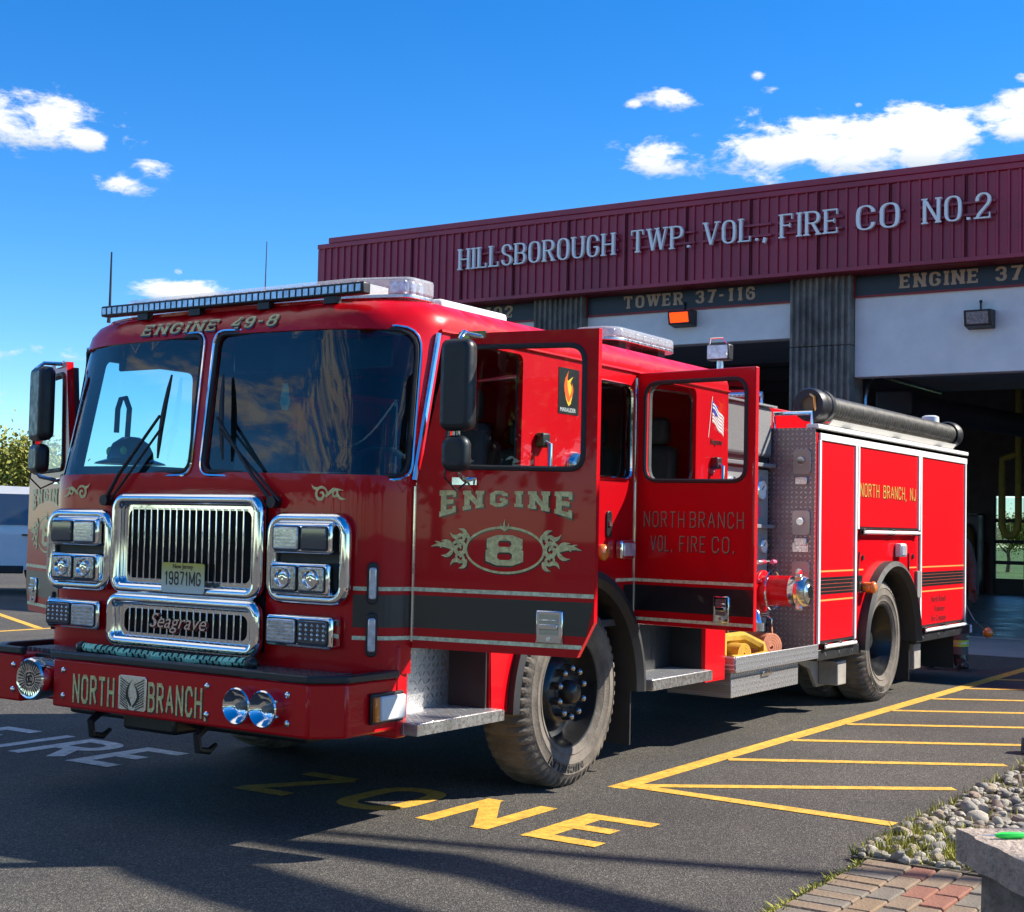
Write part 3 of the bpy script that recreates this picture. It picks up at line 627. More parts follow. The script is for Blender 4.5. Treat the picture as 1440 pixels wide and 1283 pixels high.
# ------------------------------------------------------------------ fire engine
FE = thing('fire_engine', (-4.5, 0, 0), 'red pumper fire engine with its crew doors standing open', 'fire engine')
ZR, RR = 2.46, .13
def sst(t): t = max(0, min(1, t)); return t*t*(3-2*t)
def cabf(s, z, off=0):
    sg = 1 if s >= 0 else -1; a = abs(s)
    if a <= .95: x, y, nx, ny = 0, a, 1, 0
    elif a <= 1.42124: t = (a-.95)/.3; x, y, nx, ny = -.3+.3*math.cos(t), .95+.3*math.sin(t), math.cos(t), math.sin(t)
    else: x, y, nx, ny = -.3-(a-1.42124), 1.25, 0, 1
    d = -off
    if z > ZR: q = min(z-ZR, RR*.999); d += RR-math.sqrt(RR*RR-q*q)
    x -= nx*d; y -= ny*d
    k = .11+.12*sst((a-.7)/.5)
    x -= k*max(0, z-1.68)*sst((x+1.0)/.65)
    return (x, sg*y, z)
SX = lambda X: 1.12124-X
def both(mb): m2 = MB().join(mb).mirror(); return mb.join(m2)
def fr(p, c=(-1.82, .53)): return p
archc = SX(-1.82)
def half_profile():
    P = [(1.36, .765), (1.36, .885), (SX(-.91), .885), (SX(-.93), .5), (archc-.745, .5)]
    P += [(archc-.745*math.cos(t), .5+.745*math.sin(t)) for t in [PI*i/22 for i in range(1, 21)] if not (math.cos(t) < 0 and .5+.745*math.sin(t) < .885)]
    P += [(SX(-3.47), .885), (SX(-3.47), .46), (SX(-3.78), .46), (SX(-3.78), 2.585)]
    return P
hp = half_profile(); outer = hp+[(-a, b) for a, b in hp[::-1]]
wsr = roundpoly([(.05, 1.725), (1.31, 1.705), (1.24, 2.425), (.05, 2.445)], [.07, .09, .12, .07]); wsl = [(-a, b) for a, b in wsr][::-1]
fdo = roundpoly([(1.385, .95), (2.27, .95), (2.286, 2.40), (1.385, 2.40)], .05); rdo = roundpoly([(3.61, .95), (4.40, .95), (4.40, 2.41), (3.575, 2.41)], .05)
swo = roundpoly([(3.07, 1.774), (3.51, 1.774), (3.51, 2.343), (3.07, 2.343)], .07)
mir = lambda L: [(-a, b) for a, b in L][::-1]
holes = [wsr, wsl, fdo, mir(fdo), rdo, mir(rdo), swo, mir(swo)]
cab = obj('cab_shell', panel(outer, holes, cabf, .055, .03), RED, FE, sm=50)
obj('cab_liner', panel(outer, holes, lambda s, z: cabf(s, z, -.034), .09, .01), DARK, FE, sm=50)
ro = [cabf(s, 2.585)[:2] for s in [4.9012-9.8024*i/160 for i in range(161)]]
def rooff(x, y): return (x, y, 2.585+.045*(1-(y/1.17)**2)*(1-max(0, (x+.6)/.55)**2))
obj('cab_roof', panel(ro, [], rooff, .09, .02), RED, FE, sm=60)
obj('cab_rear_wall', MB().box(-3.78, -3.75, -1.21, 1.21, .6, 2.58), RED, FE); obj('cab_floor', MB().box(-3.74, -.34, -1.19, 1.19, .89, .93), DARK, FE)
for sg in (1, -1): obj('drip_rail', MB().tube([cabf(sg*s, 2.435, .006) for s in [1.36+3.54*i/30 for i in range(31)]], .011, 6), RED, FE)
for L in (wsr, wsl):
    wsp = obj('windshield', panel(L, [], lambda s, z: cabf(s, z, -.012), .06, 0), WSG, FE, sm=80)
    obj('gasket', MB().tube([cabf(a, b, .0) for a, b in L], .012, 6, True), RUB, wsp)
    mc = sum(q[0] for q in L)/len(L); big = [(mc+(a-mc)*1.028, 2.08+(b-2.08)*1.05) for a, b in L]
    obj('chrome_trim', MB().tube([cabf(a, b, .006) for a, b in big], .0075, 6, True), CHR, wsp)
for sg in (1, -1):
    L = swo if sg > 0 else mir(swo)
    sw = obj('side_window', panel(L, [], lambda s, z: cabf(s, z, -.012), .1, 0), TG, FE, sm=0); obj('window_trim', MB().tube([cabf(a, b, .002) for a, b in L], .012, 6, True), CHR, sw)
    obj('pillar_strip', MB().tube([cabf(sg*1.345, z, .01) for z in [1.69+.073*i for i in range(11)]], .014, 6), CHR, FE)
    obj('hinge', MB().tube([cabf(sg*1.372, z, .004) for z in (.9, 1.2, 1.5, 1.68)], .009, 6), ALU, FE)
def strip(s0, s1, z0, z1, off, n=10): # decal following the cab skin
    mb = MB(); vs = []; fs = []
    for i in range(n+1):
        s = s0+(s1-s0)*i/n; vs += [cabf(s, z0, off), cabf(s, z1, off)]
        if i: fs.append((2*i-2, 2*i, 2*i+1, 2*i-1))
    return mb.add(vs, fs)
GS = mat('gold_dash_stripe', (.9, .72, .42), .45, 0, var=.45, vs=38)
for a, b in ((1.06, 1.365), (3.34, 3.575)):
    for sg in (1, -1):
        lo = a if a < 2 else 3.50
        obj('gold_stripe', strip(sg*a, sg*b, 1.159, 1.178, .0025), GS, FE, sm=0); obj('gold_stripe', strip(sg*lo, sg*b, .926, .945, .0025), GS, FE, sm=0)
        obj('black_band', strip(sg*(a if a < 2 else 3.44), sg*b, .985, 1.14, .002), BLKPAINT, FE, sm=0)
def lettering(name, txt, width, height, mp, par, sh=(.006, -.009), gold=GOLD, dz=.0022, **k):
    o = obj(name, text(txt, width, height, lambda x, y, d: mp(x, y, d+.001), dz-.001, **k), gold, par, sm=0)
    if sh: obj('letter_shadow', text(txt, width, height, lambda x, y, d: mp(x+sh[0], y+sh[1], d), .0006, **k), BLKPAINT, o, sm=0)
    return o
for wd, a_, w_ in (('ENGINE', -.53, .56), ('49-8', .13, .32)): lettering('roof_lettering', wd, w_, .062, lambda x, y, d: cabf(a_+x, 2.468+y, d+.003), FE, T=.2, t=.13, serif=.05, shear=.25)
# front ornaments
for sg in (1, -1):
    S = [curl(.0, 0, .042, 1.4, 0, .016, 1), curl(.085, .005, .028, 1.2, PI, .012, -1)]+[leaf((.03, -.01), (.14, .02), .15, .018), leaf((.1, .01), (.155, -.02), -.2, .014), leaf((-.02, .03), (-.06, .05), .2, .014)]
    obj('gold_scroll', put(MB(), S, lambda x, y, d: cabf(sg*(.86+x), 1.612+y, d+.002), .002, solid=False), GOLD, FE, sm=0)
# grille
obj('grille_recess', MB().box(-.02, .012, -.52, .52, .83, 1.585), mat('grille_black', (.004, .004, .005), .7), FE)
def frame_tube(cy, cz, w, h, r, tr, x): return MB().tube([(x, a, b) for a, b in rr(cy, cz, w, h, r, 6)], tr, 10, True)
obj('grille_surround', frame_tube(0, 1.346, 1.02, .47, .06, .033, .05), CHR, FE); obj('grille_surround', frame_tube(0, .945, 1.035, .225, .05, .033, .06), CHR, FE)
def ringpanel(w, h, iw, ih, cz, x): return panel(rr(0, cz, w, h, .05), [rr(0, cz, iw, ih, .04)], lambda u, v: (x, u, v), .2, .01)
obj('grille_plate', ringpanel(.99, .44, .885, .36, 1.346, .035), CHR, FE, sm=0); obj('grille_plate', ringpanel(1.0, .2, .885, .125, .945, .045), CHR, FE, sm=0)
for i in range(18):
    y = -.4+i*.8/17
    obj('grille_bar', MB().box(.012, .05, y-.005, y+.005, 1.16, 1.535), CHR, FE, .002); obj('grille_bar', MB().box(.012, .05, y-.005, y+.005, .87, 1.02), CHR, FE, .002)
def btext(s, size, mp, depth=.003, shear=0):
    c = bpy.data.curves.new('t', 'FONT'); c.body = s; c.size = size; c.extrude = depth/2; c.shear = shear; o = bpy.data.objects.new('t', c); COL.objects.link(o)
    me = o.to_mesh(); mb = MB().add([mp(v.co.x, v.co.y, v.co.z+depth/2) for v in me.vertices], [tuple(p.vertices) for p in me.polygons]); wd = max(v.co.x for v in me.vertices)
    bpy.data.objects.remove(o); bpy.data.curves.remove(c); return mb
sc = obj('script_badge', btext('Seagrave', .105, lambda x, y, d: (.062+d, -.23+x*1.1, .92+y), .008, .35), CHR, FE, sm=0)
obj('badge_enamel', btext('Seagrave', .105, lambda x, y, d: (.056+d, -.222+x*1.1, .914+y), .005, .35), mat('badge_red', (.2, .008, .012), .3), sc, sm=0)
pl = obj('licence_plate', MB().prism(rr(.03, 1.18, .305, .152, .015), 'X', .088, .092), None, FE, sm=0)
def plate_mat():
    m = bpy.data.materials.new('plate'); m.use_nodes = True; N = m.node_tree.nodes; L = m.node_tree.links; tc = N.new('ShaderNodeTexCoord'); se = N.new('ShaderNodeSeparateXYZ'); L.new(tc.outputs['Object'], se.inputs[0])
    cr = N.new('ShaderNodeMapRange'); L.new(se.outputs[2], cr.inputs[0]); cr.inputs[1].default_value = 1.12; cr.inputs[2].default_value = 1.25; mx = N.new('ShaderNodeMix'); mx.data_type = 'RGBA'; L.new(cr.outputs[0], mx.inputs[0]); mx.inputs[6].default_value = (.62, .68, .62, 1); mx.inputs[7].default_value = (.62, .5, .08, 1); L.new(mx.outputs[2], N['Principled BSDF'].inputs[0]); N['Principled BSDF'].inputs['Roughness'].default_value = .4; return m
pl.data.materials.clear(); pl.data.materials.append(plate_mat())
obj('plate_number', text('19871MG', .255, .07, lambda x, y, d: (.093+d, -.095+x, 1.143+y), .001, T=.13, t=.13, gap=.2), BLK, pl, sm=0)
obj('plate_state', btext('New Jersey', .031, lambda x, y, d: (.093+d, -.042+x, 1.228+y), .001), BLK, pl, sm=0)
LENS = [CLEAR, DGLASS, CLEARD]
def lamp_pair(y0, y1, z0, z1, kinds, par, x=.045):
    h = obj('lamp_housing', MB().box(x-.04, x+.045, y0, y1, z0, z1), CHR, par, .018, seg=3); w = (y1-y0-.045)/2
    for i, k in enumerate(kinds):
        a = y0+.015+i*(w+.015); ln = obj('lens', MB().box(x+.03, x+.056, a, a+w, z0+.02, z1-.02), LENS[k], h, .008)
        obj('lens_rim', MB().tube([(x+.05, p, q) for p, q in rr(a+w/2, (z0+z1)/2, w, z1-z0-.04, .012, 3)], .0045, 5, True), BLK, h)
        if k == 0:
            for q in range(5): zz = z0+.04+(z1-z0-.08)*q/4; obj('lens_rib', MB().box(x+.056, x+.059, a+.012, a+w-.012, zz-.004, zz+.004), CLEARD, ln)
        if k == 1 and z0 < 1:
            for q in range(5):
                for e in range(4): obj('led', MB().ball((x+.056, a+.02+(w-.04)*q/4, z0+.045+(z1-z0-.09)*e/3), .009, 8, 5, (.5, 1, 1)), CLEARD, ln)
        if k == 2:
            obj('projector', MB().lathe([(0, .002), (.02, .004), (.034, 0), (.04, .012), (.046, .012), (.05, 0)], (x+.056, a+w/2, (z0+z1)/2), (1, 0, 0), 20), CHR, ln)
for sg in (1, -1):
    b = obj('lamp_bezel', frame_tube(sg*.82, 1.302, .46, .385, .07, .03, .035), CHR, FE)
    k1 = (0, 1) if sg > 0 else (1, 0); A = lambda y0, y1: (y0, y1) if sg > 0 else (-y1, -y0)
    obj('bezel_back', MB().prism(rr(sg*.82, 1.302, .45, .375, .06), 'X', .004, .016), BLK, b)
    lamp_pair(*A(.63, 1.0), 1.325, 1.475, k1, FE); lamp_pair(*A(.62, .99), 1.128, 1.285, (2, 2), FE)
    lamp_pair(*A(.604, 1.018), .878, 1.033, k1, FE)
    for zc, h in ((1.195, .15), (.952, .16)):                      # upright marker lamps on the cab corner
        c = Vector(cabf(sg*1.153, zc, .0)); n_ = (Vector(cabf(sg*1.153, zc, .1))-c).normalized(); t_ = Vector((0, 0, 1)).cross(n_)
        Mx = Matrix((n_, t_, (0, 0, 1))).transposed().to_4x4(); Mx.translation = c
        o = obj('corner_lamp', MB().prism(rr(0, 0, .055, h+.05, .026), 'X', -.02, .02).xf(Mx), BLK, FE, .005); obj('lens', MB().prism(rr(0, 0, .036, h, .012), 'X', .018, .035).xf(Mx), CLEAR, o, .006)
    # windscreen wipers
    s0 = .577 if sg > 0 else -.636; tip = ((.16, 2.0) if sg > 0 else (-.26, 2.02)); pv = Vector(cabf(s0, 1.572, .035)); tp = Vector(cabf(tip[0], tip[1], .05))
    arm = obj('wiper_arm', MB().tube([pv, pv.lerp(tp, .3)+Vector((.02, 0, 0)), tp], [.012, .01, .008], 6).tube([pv+Vector((0, .045, .005)), tp+Vector((0, .02, -.06))], .007, 6).cyl(cabf(s0, 1.572, 0), cabf(s0, 1.572, .05), .03, n=12), BLK, FE)
    lo, hi = ((.205, 1.785), (.145, 2.225)) if sg > 0 else ((-.27, 1.795), (-.235, 2.24))
    obj('wiper_blade', MB().tube([cabf(lo[0]+(hi[0]-lo[0])*i/6, lo[1]+(hi[1]-lo[1])*i/6, .022+.012*math.sin(PI*i/6)) for i in range(7)], [.006, .012, .014, .016, .014, .012, .006], 6), BLK, arm)
# LED bar and light bars on the roof
lb = obj('led_bar', MB().box(-.2, -.14, -.93, .97, 2.605, 2.665), BLK, FE, .008)
for i in range(44): y = -.9+i*1.84/43; obj('led', MB().box(-.142, -.136, y-.015, y+.015, 2.617, 2.652), CLEAR, lb, sm=0)
for y in (-.6, -.2, .3, .75): obj('bracket', MB().box(-.19, -.15, y-.04, y+.04, 2.57, 2.606), BLK, lb)
DOME = mat('clear_dome', (.8, .84, .88), .12, 0, .6, var=.15, vs=30); DOME.node_tree.nodes['Principled BSDF'].inputs['Alpha'].default_value = .33
def lightbar(poly, z0, z1, par):
    o = obj('light_bar', MB().prism(poly, 'Z', z0, z0+.02), ALU, par, .004); obj('dome', MB().prism(poly, 'Z', z0+.02, z1), DOME, o, .015, sm=30)
    return o
l1 = lightbar(roundpoly([(-.36, -.98), (-.36, .7), (-.46, 1.02), (-.68, 1.02), (-.68, -.98)], .05), 2.625, 2.735, FE)
for i in range(13): y = -.9+i*1.55/12; obj('led_module', MB().box(-.42, -.38, y-.045, y+.045, 2.65, 2.72), CLEARD, l1, .006); obj('divider', MB().box(-.66, -.4, y+.058, y+.064, 2.648, 2.725), WHT, l1)
for i in range(3): obj('led_module', MB().box(-.62+i*.06, -.58+i*.06, .88-.0*i, .98, 2.65, 2.72), CLEARD, l1, .006)
for y in (-.7, .7): obj('mount', MB().box(-.6, -.45, y-.05, y+.05, 2.58, 2.626), BLK, l1)
obj('roof_box', MB().box(-1.35, -.72, .25, 1.02, 2.58, 2.66), WHT, FE, .02)
l2 = lightbar(roundpoly([(-2.66, .66), (-2.66, .88), (-2.74, .97), (-3.5, .97), (-3.58, .9), (-3.58, .66)], .06), 2.685, 2.775, FE)
for i in range(8): obj('led_module', MB().box(-2.72-.105*i, -2.8-.105*i, .88, .93, 2.71, 2.765), CLEARD, l2, .006)
obj('mount', MB().box(-2.8, -2.9, .7, .92, 2.58, 2.687), BLK, l2); obj('mount', MB().box(-3.35, -3.45, .7, .92, 2.58, 2.687), BLK, l2)
obj('antenna', MB().tube([(-.25, -.99, 2.59), (-.25, -.985, 2.68), (-.22, -.95, 2.99)], [.012, .008, .005], 6), BLK, FE); obj('antenna', MB().tube([(-1.5, -.97, 2.56), (-1.5, -.97, 2.66), (-1.5, -.965, 3.28)], [.014, .006, .003], 6), BLK, FE)
fl = obj('scene_light', MB().box(-4.4, -4.31, .82, 1.0, 2.73, 2.85), BLK, FE, .012)
obj('lens', MB().box(-4.309, -4.302, .83, .99, 2.74, 2.84), CLEAR, fl, .004); obj('guard', MB().tube([(-4.32, .84, 2.85), (-4.3, .86, 2.89), (-4.3, .96, 2.89), (-4.32, .98, 2.85)], .006, 6), CHR, fl); obj('mast', MB().cyl((-4.36, .91, 2.2), (-4.36, .91, 2.75), .025, n=10), ALU, fl)
# bumper
bp_ = [(-.17, 1.22), (.2, 1.22), (.33, 1.10), (.33, -.645), (.17, -.645), (.17, -.90), (.33, -.90), (.33, -1.10), (.2, -1.22), (-.17, -1.22)]
bum = obj('bumper', MB().prism(bp_, 'Z', .50, .748), RED, FE, .012)
obj('rubber_edge', MB().prism([(-.17, 1.235), (.207, 1.235), (.345, 1.107), (.345, -.652), (.3, -.652), (.3, 1.08), (.18, 1.19), (-.17, 1.19)], 'Z', .748, .785).prism([(.345, -.893), (.345, -1.107), (.207, -1.235), (-.17, -1.235), (-.17, -1.19), (.18, -1.19), (.3, -1.08), (.3, -.893)], 'Z', .748, .785), BLK, bum, .008)
obj('bumper_deck', MB().box(-.02, .298, -.64, 1.07, .75, .768).box(-.02, .168, -1.07, -.64, .75, .768), dplate('tread_plate_deck', 'XY', .3), bum)
obj('bumper_tray', MB().box(-.12, .24, -1.05, 1.05, .70, .747), BLK, bum)
hz = []
bg_ = obj('bungee_cord', MB().tube([(.15+.01*math.sin(i), -.62+1.18*i/30, .795-.012*math.sin(PI*i/30)) for i in range(31)], .022, 8), mat('bungee_green', (.4, .8, .55), .7), FE)
for i in range(27): y = -.6+1.14*i/26; obj('bungee_stripe', MB().tube([(.15+.024*math.cos(a)+.003, y+.012*a/PI, .79+.024*math.sin(a)) for a in [PI*2*j/8 for j in range(9)]], .0045, 5), BLK, bg_)
obj('bungee_hook', MB().ball((.15, -.64, .79), .035, 8, 6).ball((.15, .58, .79), .035, 8, 6), BLK, bg_)
lettering('bumper_lettering', 'NORTH', .31, .145, lambda x, y, d: (.33+d, -.485+x, .533+y), bum, (.008, -.008), T=.17, t=.13, rnd=False, gap=.24)
lettering('bumper_lettering', 'BRANCH.', .40, .145, lambda x, y, d: (.33+d, .068+x, .533+y), bum, (.008, -.008), T=.17, t=.13, rnd=False, gap=.24)
em = obj('emblem_plate', MB().prism(rr(-.038, .615, .2, .17, .015), 'X', .331, .339), ALU, bum, .002)
SL = []
for sg in (1, -1):
    for i in range(11):
        z = -.07+i*.0125; SL.append(stroke2d([(sg*.085, z+.008), (sg*(.085-.045+.02*abs(i-5)/5*-1), z-.02)], lambda d, u: .0055))
obj('slots', put(MB(), SL, lambda x, y, d: (.3395+d, -.038+x, .622+y), .0004, solid=False, eps=0), BLK, em, sm=0, kind='stuff')
obj('flame_cutout', put(MB(), [leaf((-.005, -.06), (.0, .07), .25, .016), leaf((.006, -.065), (.012, .05), -.3, .014), leaf((-.008, -.05), (-.02, .03), .3, .01)], lambda x, y, d: (.3396+d, -.038+x, .612+y), .0006, solid=False), BLK, em, sm=0)
sr = obj('siren', MB().lathe([(0, .03), (.03, .034), (.085, .03), (.10, .035), (.108, .028), (.112, 0), (.1, -.12)], (.35, -.765, .632), (1, 0, 0), 40), CHR, FE)
for i in range(28):
    a = 2*PI*i/28; obj('siren_slot', MB().add([(.386, -.765+r*math.cos(a+e), .632+r*math.sin(a+e)) for r, e in ((.046, -.04), (.088, -.035), (.088, .035), (.046, .04))], [(0, 1, 2, 3)]), BLK, sr, sm=0)
obj('siren_hub', MB().lathe([(.03, .039), (.036, .039)], (.35, -.765, .632), (1, 0, 0), 30).lathe([(.01, .039), (.02, .039)], (.35, -.765, .632), (1, 0, 0), 24), BLK, sr, sm=0)
for y in (.708, .872):
    h = obj('air_horn', MB().lathe([(.086, 0), (.086, .05), (.08, .056), (.073, .05), (.055, .02), (.035, .008), (0, .006)], (.331, y, .620), (1, 0, 0), 36), CHR, bum)
    obj('horn_throat', MB().cyl((.333, y, .62), (.372, y, .62), .022, .014, 12), mat('horn_grey', (.2, .21, .22), .4, .5), h)
for (y, z) in ((-.56, .69), (-.56, .56), (.47, .69), (.47, .555), (.98, .69), (.98, .56), (-.96, .69), (-.96, .56)): obj('bolt', MB().ball((.332, y, z), .017, 10, 6, (.6, 1, 1)), CHR, bum)
for y in (-.4, .36): obj('tow_hook', MB().tube([(.05, y, .49), (.22, y, .48), (.28, y, .44), (.27, y, .37), (.2, y, .355), (.15, y, .385)], [.022, .022, .021, .02, .017, .01], 8), BLK, FE)
bl = obj('bumper_side_lamp', MB().box(-.2, .045, 1.222, 1.24, .545, .69), BLK, bum, .008); obj('lens', MB().box(-.19, .0, 1.238, 1.262, .56, .675), WHT, bl, .01); obj('amber_end', MB().box(.002, .038, 1.238, 1.26, .56, .675), AMB, bl, .006)
bl = obj('bumper_side_lamp', MB().box(-.2, .045, -1.24, -1.222, .545, .69), BLK, bum, .008)
obj('front_valance', MB().box(-.6, .05, -.85, .85, .42, .5).box(-.3, .18, -.28, .1, .4, .5), BLK, FE, .02)
# steps, wells and skirts along both sides
def sided(name, mk, m, par=None, bevel=0, **k):
    a = obj(name, mk(), m, par or FE, bevel, **k); b = obj(name, mk().mirror(), m, par or FE, bevel, **k); return a, b
sided('cab_corner_skirt', lambda: MB().prism([(-.245, .46), (-.16, .46), (-.16, .9), (-.245, .9)], 'Y', .9, 1.225), RED, bevel=.01)
sided('step_riser', lambda: MB().box(-.89, -.25, .98, 1.0, .535, .885), DPS); sided('step_side', lambda: MB().box(-.903, -.89, .97, 1.235, .535, .885), BLK)
sided('cab_step', lambda: MB().box(-.93, -.2, .96, 1.32, .475, .535), DPT, bevel=.006); sided('step_edge', lambda: MB().box(-.935, -.195, 1.321, 1.327, .478, .532), ALU)
sided('step_lamp', lambda: MB().box(-.4, -.27, 1.0, 1.1, .81, .88), CHR, bevel=.01)
sided('fender_return', lambda: MB().prism([(-.92, .5), (-1.075, .5), (-1.03, .885), (-.905, .885)], 'Y', .9, 1.245), RED, bevel=.006)
sided('step_riser', lambda: MB().box(-3.0, -2.6, .98, 1.0, .53, .885), DPS); sided('step_side', lambda: MB().box(-3.473, -3.462, .9, 1.215, .55, .885), BLK); sided('step_side', lambda: MB().box(-3.46, -3.0, .975, .995, .55, .885), BLK)
sided('cab_step', lambda: MB().box(-3.46, -2.62, .96, 1.30, .48, .55), DPT, bevel=.006); sided('step_edge', lambda: MB().box(-3.463, -2.617, 1.301, 1.307, .483, .547), ALU)
sided('cab_rear_post', lambda: MB().box(-3.775, -3.475, .9, 1.215, .46, .9), RED)
def fender(cx, cz, r0, r1, y0, y1, a0=0, a1=180, lip=.03):
    mb = MB(); vs = []; fs = []; n = 40; prof = [(r0, y0), (r0, y1), (r0+(r1-r0)*.5, y1+lip), (r1, y1+lip*.6), (r1, y0)]; k = len(prof)
    for i in range(n+1):
        t = R(a0+(a1-a0)*i/n); vs += [(cx+r*math.cos(t), y, cz+r*math.sin(t)) for r, y in prof]
        if i: fs += [((i-1)*k+j, (i-1)*k+(j+1) % k, i*k+(j+1) % k, i*k+j) for j in range(k)]
    fs += [tuple(range(k)), tuple(range(n*k, n*k+k))[::-1]]
    return mb.add(vs, fs)
sided('front_fender', lambda: fender(-1.82, .5, .655, .742, .78, 1.27, -1, 181, .03), RUB); sided('rear_fender', lambda: fender(-7.16, .47, .68, .765, .6, 1.29, 2, 178, .05), RUB)
sided('wheel_well', lambda: fender(-1.82, .5, .735, .74, .3, 1.2, 2, 178, 0), BLK)
def flap(x, y0, y1, z0, z1): return MB().box(x-.006, x+.006, y0, y1, z0, z1)
sided('mud_flap', lambda: flap(-2.49, .78, 1.22, .16, .52), RUB); sided('mud_flap', lambda: flap(-7.93, .62, 1.2, .12, .55), RUB)
obj('frame_rail', MB().box(-9.5, -.2, -.5, -.38, .55, .85).box(-9.5, -.2, .38, .5, .55, .85), BLK, FE); obj('chassis_gear', MB().box(-3.6, -2.3, -.8, .8, .42, .86).box(-9.4, -7.9, -.9, .9, .4, .6).box(-.9, -.2, -.7, .7, .4, .84), BLK, FE, .03)
for x in (-1.82, -7.14): obj('axle', MB().cyl((x, -1.1, .53), (x, 1.1, .53), .07, n=14).ball((x, 0, .53), .19, 14, 10), BLK, FE)
# wheels
def tyre_mb():
    r = .54; mb = MB(); n = 168
    prof = [(.31, .135), (.325, .15), (.345, .158), (.35, .163), (.357, .158), (.395, .166), (.402, .1715), (.41, .166), (.455, .163), (.46, .168), (.468, .162), (.492, .153), (.515, .142), (.532, .122), (r, .09), (r, .03), (r, -.03), (r, -.09), (.53, -.118), (.47, -.16), (.40, -.165), (.31, -.14)]
    vs = []; fs = []; k = len(prof)
    for i in range(n):
        t = 2*PI*i/n; g = (i % 3 == 0)
        for j, (q, h) in enumerate(prof):
            if g and j in (12, 13, 14, 17, 18): q -= .022
            if g and j in (11, 12, 13): h -= .012
            if j in (15, 16) and (i % 6 in (2, 3)): q -= .014
            vs.append((q*math.cos(t), h, q*math.sin(t)))
    fs = [(i*k+j, i*k+j+1, ((i+1) % n)*k+j+1, ((i+1) % n)*k+j) for i in range(n) for j in range(k-1)]
    return mb.add(vs, fs)
rim_f = MB().lathe([(0, .11), (.09, .11), (.1, .1), (.16, .095), (.18, .085), (.2, .05), (.235, .015), (.265, .02), (.285, .05), (.297, .11), (.305, .138), (.315, .14), (.318, .125)], (0, 0, 0), (0, 1, 0), 48)
rim_r = MB().lathe([(0, -.1), (.12, -.1), (.15, -.12), (.21, -.13), (.235, -.09), (.25, -.02), (.275, .06), (.297, .11), (.305, .138), (.315, .14), (.318, .125)], (0, 0, 0), (0, 1, 0), 48)
RIM = mat('black_wheel', (.012, .012, .012), .38, 0, .15, rvar=.12, vs=12)
ty = mesh('tyre', tyre_mb(), TYRE, 35); tr_ = mesh('tread', MB().lathe([(.5265, .112), (.5275, .0), (.5265, -.112)], (0, 0, 0), (0, 1, 0), 96), TREAD)
def wheel(x, y, front, sgn):
    w = obj('wheel', rim_f if front else rim_r, RIM, FE); w.location = (x, y, .535); w.rotation_euler = (0, R(17 if front else 5), 0 if sgn > 0 else PI)
    obj('tyre', ty, None, w)
    hub = obj('hub', MB().lathe([(0, .185), (.03, .185), (.05, .178), (.066, .16), (.07, .11)] if front else [(0, .0), (.06, 0), (.09, -.02), (.1, -.1)], (0, 0, 0), (0, 1, 0), 24), RIM, w)
    for i in range(10):
        a = 2*PI*i/10; d = .138 if front else .165; h0 = .095 if front else -.125
        obj('lug_nut', MB().cyl((d*math.cos(a), h0, d*math.sin(a)), (d*math.cos(a), h0+.05, d*math.sin(a)), .025, .021, 8).ball((d*math.cos(a), h0+.05, d*math.sin(a)), .02, 8, 5), mat('dull_chrome', (.45, .45, .46), .25, 1) if front else ALU, w)
        if front and i % 2 == 0:
            b = a+.3; obj('hand_hole', MB().lathe([(0, 0), (.022, 0)], (.238*math.cos(b), .0185, .238*math.sin(b)), (0, 1, 0), 14), BLK, w, sm=0)
    S = []
    for ch, st in glyphs('MICHELIN', .40, .045, T=.24, t=.2, rnd=False, gap=.24): S += st
    a0 = R(-88)
    obj('tyre_lettering', put(MB(), S, lambda u, v, d: ((.411+v*.9)*math.cos(a0+u/.44), .1675+d-(v*.07), (.411+v*.9)*math.sin(a0+u/.44)), .002), mat('tyre_letter', (.045, .042, .038), .8), w, sm=0)
    return w
for sg in (1, -1):
    wheel(-1.82, sg*1.055, True, sg); wheel(-7.14, sg*1.055, False, sg)
    w = wheel(-7.14, sg*.70, False, sg)
# ------------------------------------------------------------------ doors
def oval_art(mp, par):
    ring = [(.478+.2*math.cos(t), 1.367+.106*math.sin(t)) for t in [2*PI*i/48 for i in range(49)]]
    S = [stroke2d(ring[:-1]+[ring[0]], lambda d, u: .011)]
    for sg in (1, -1):
        X = lambda a: .478+sg*a
        S += [curl(X(.235), 1.368, .042, 1.5, 0 if sg > 0 else PI, .02, sg), curl(X(.225), 1.325, .03, 1.2, 1.5, .015, -sg), curl(X(.225), 1.415, .03, 1.2, -1.5, .015, sg)]
        S += [leaf((X(.25), 1.365), (X(.385), 1.375), .12*sg, .028), leaf((X(.27), 1.37), (X(.33), 1.405), .2*sg, .02), leaf((X(.27), 1.36), (X(.33), 1.335), -.2*sg, .02), leaf((X(.33), 1.37), (X(.365), 1.4), .2*sg, .014),
              leaf((X(.2), 1.42), (X(.24), 1.462), .25*sg, .022), leaf((X(.23), 1.43), (X(.285), 1.445), -.25*sg, .02), leaf((X(.2), 1.318), (X(.235), 1.276), -.25*sg, .022), leaf((X(.23), 1.31), (X(.28), 1.288), .25*sg, .02), leaf((X(.19), 1.40), (X(.2), 1.45), .2*sg, .014)]
    S += [leaf((.478, 1.455), (.478, 1.51), .05, .012), leaf((.478, 1.46), (.458, 1.492), .2, .01), leaf((.478, 1.46), (.498, 1.492), -.2, .01)]
    o = obj('gold_scrollwork', put(MB(), S, mp, .0012, solid=False, eps=.00012), GOLD, par, sm=0)
    obj('scroll_shadow', put(MB(), S, lambda x, y, d: mp(x+.004, y-.005, d*.3), .0008, solid=False, eps=.00002), BLKPAINT, o, sm=0)
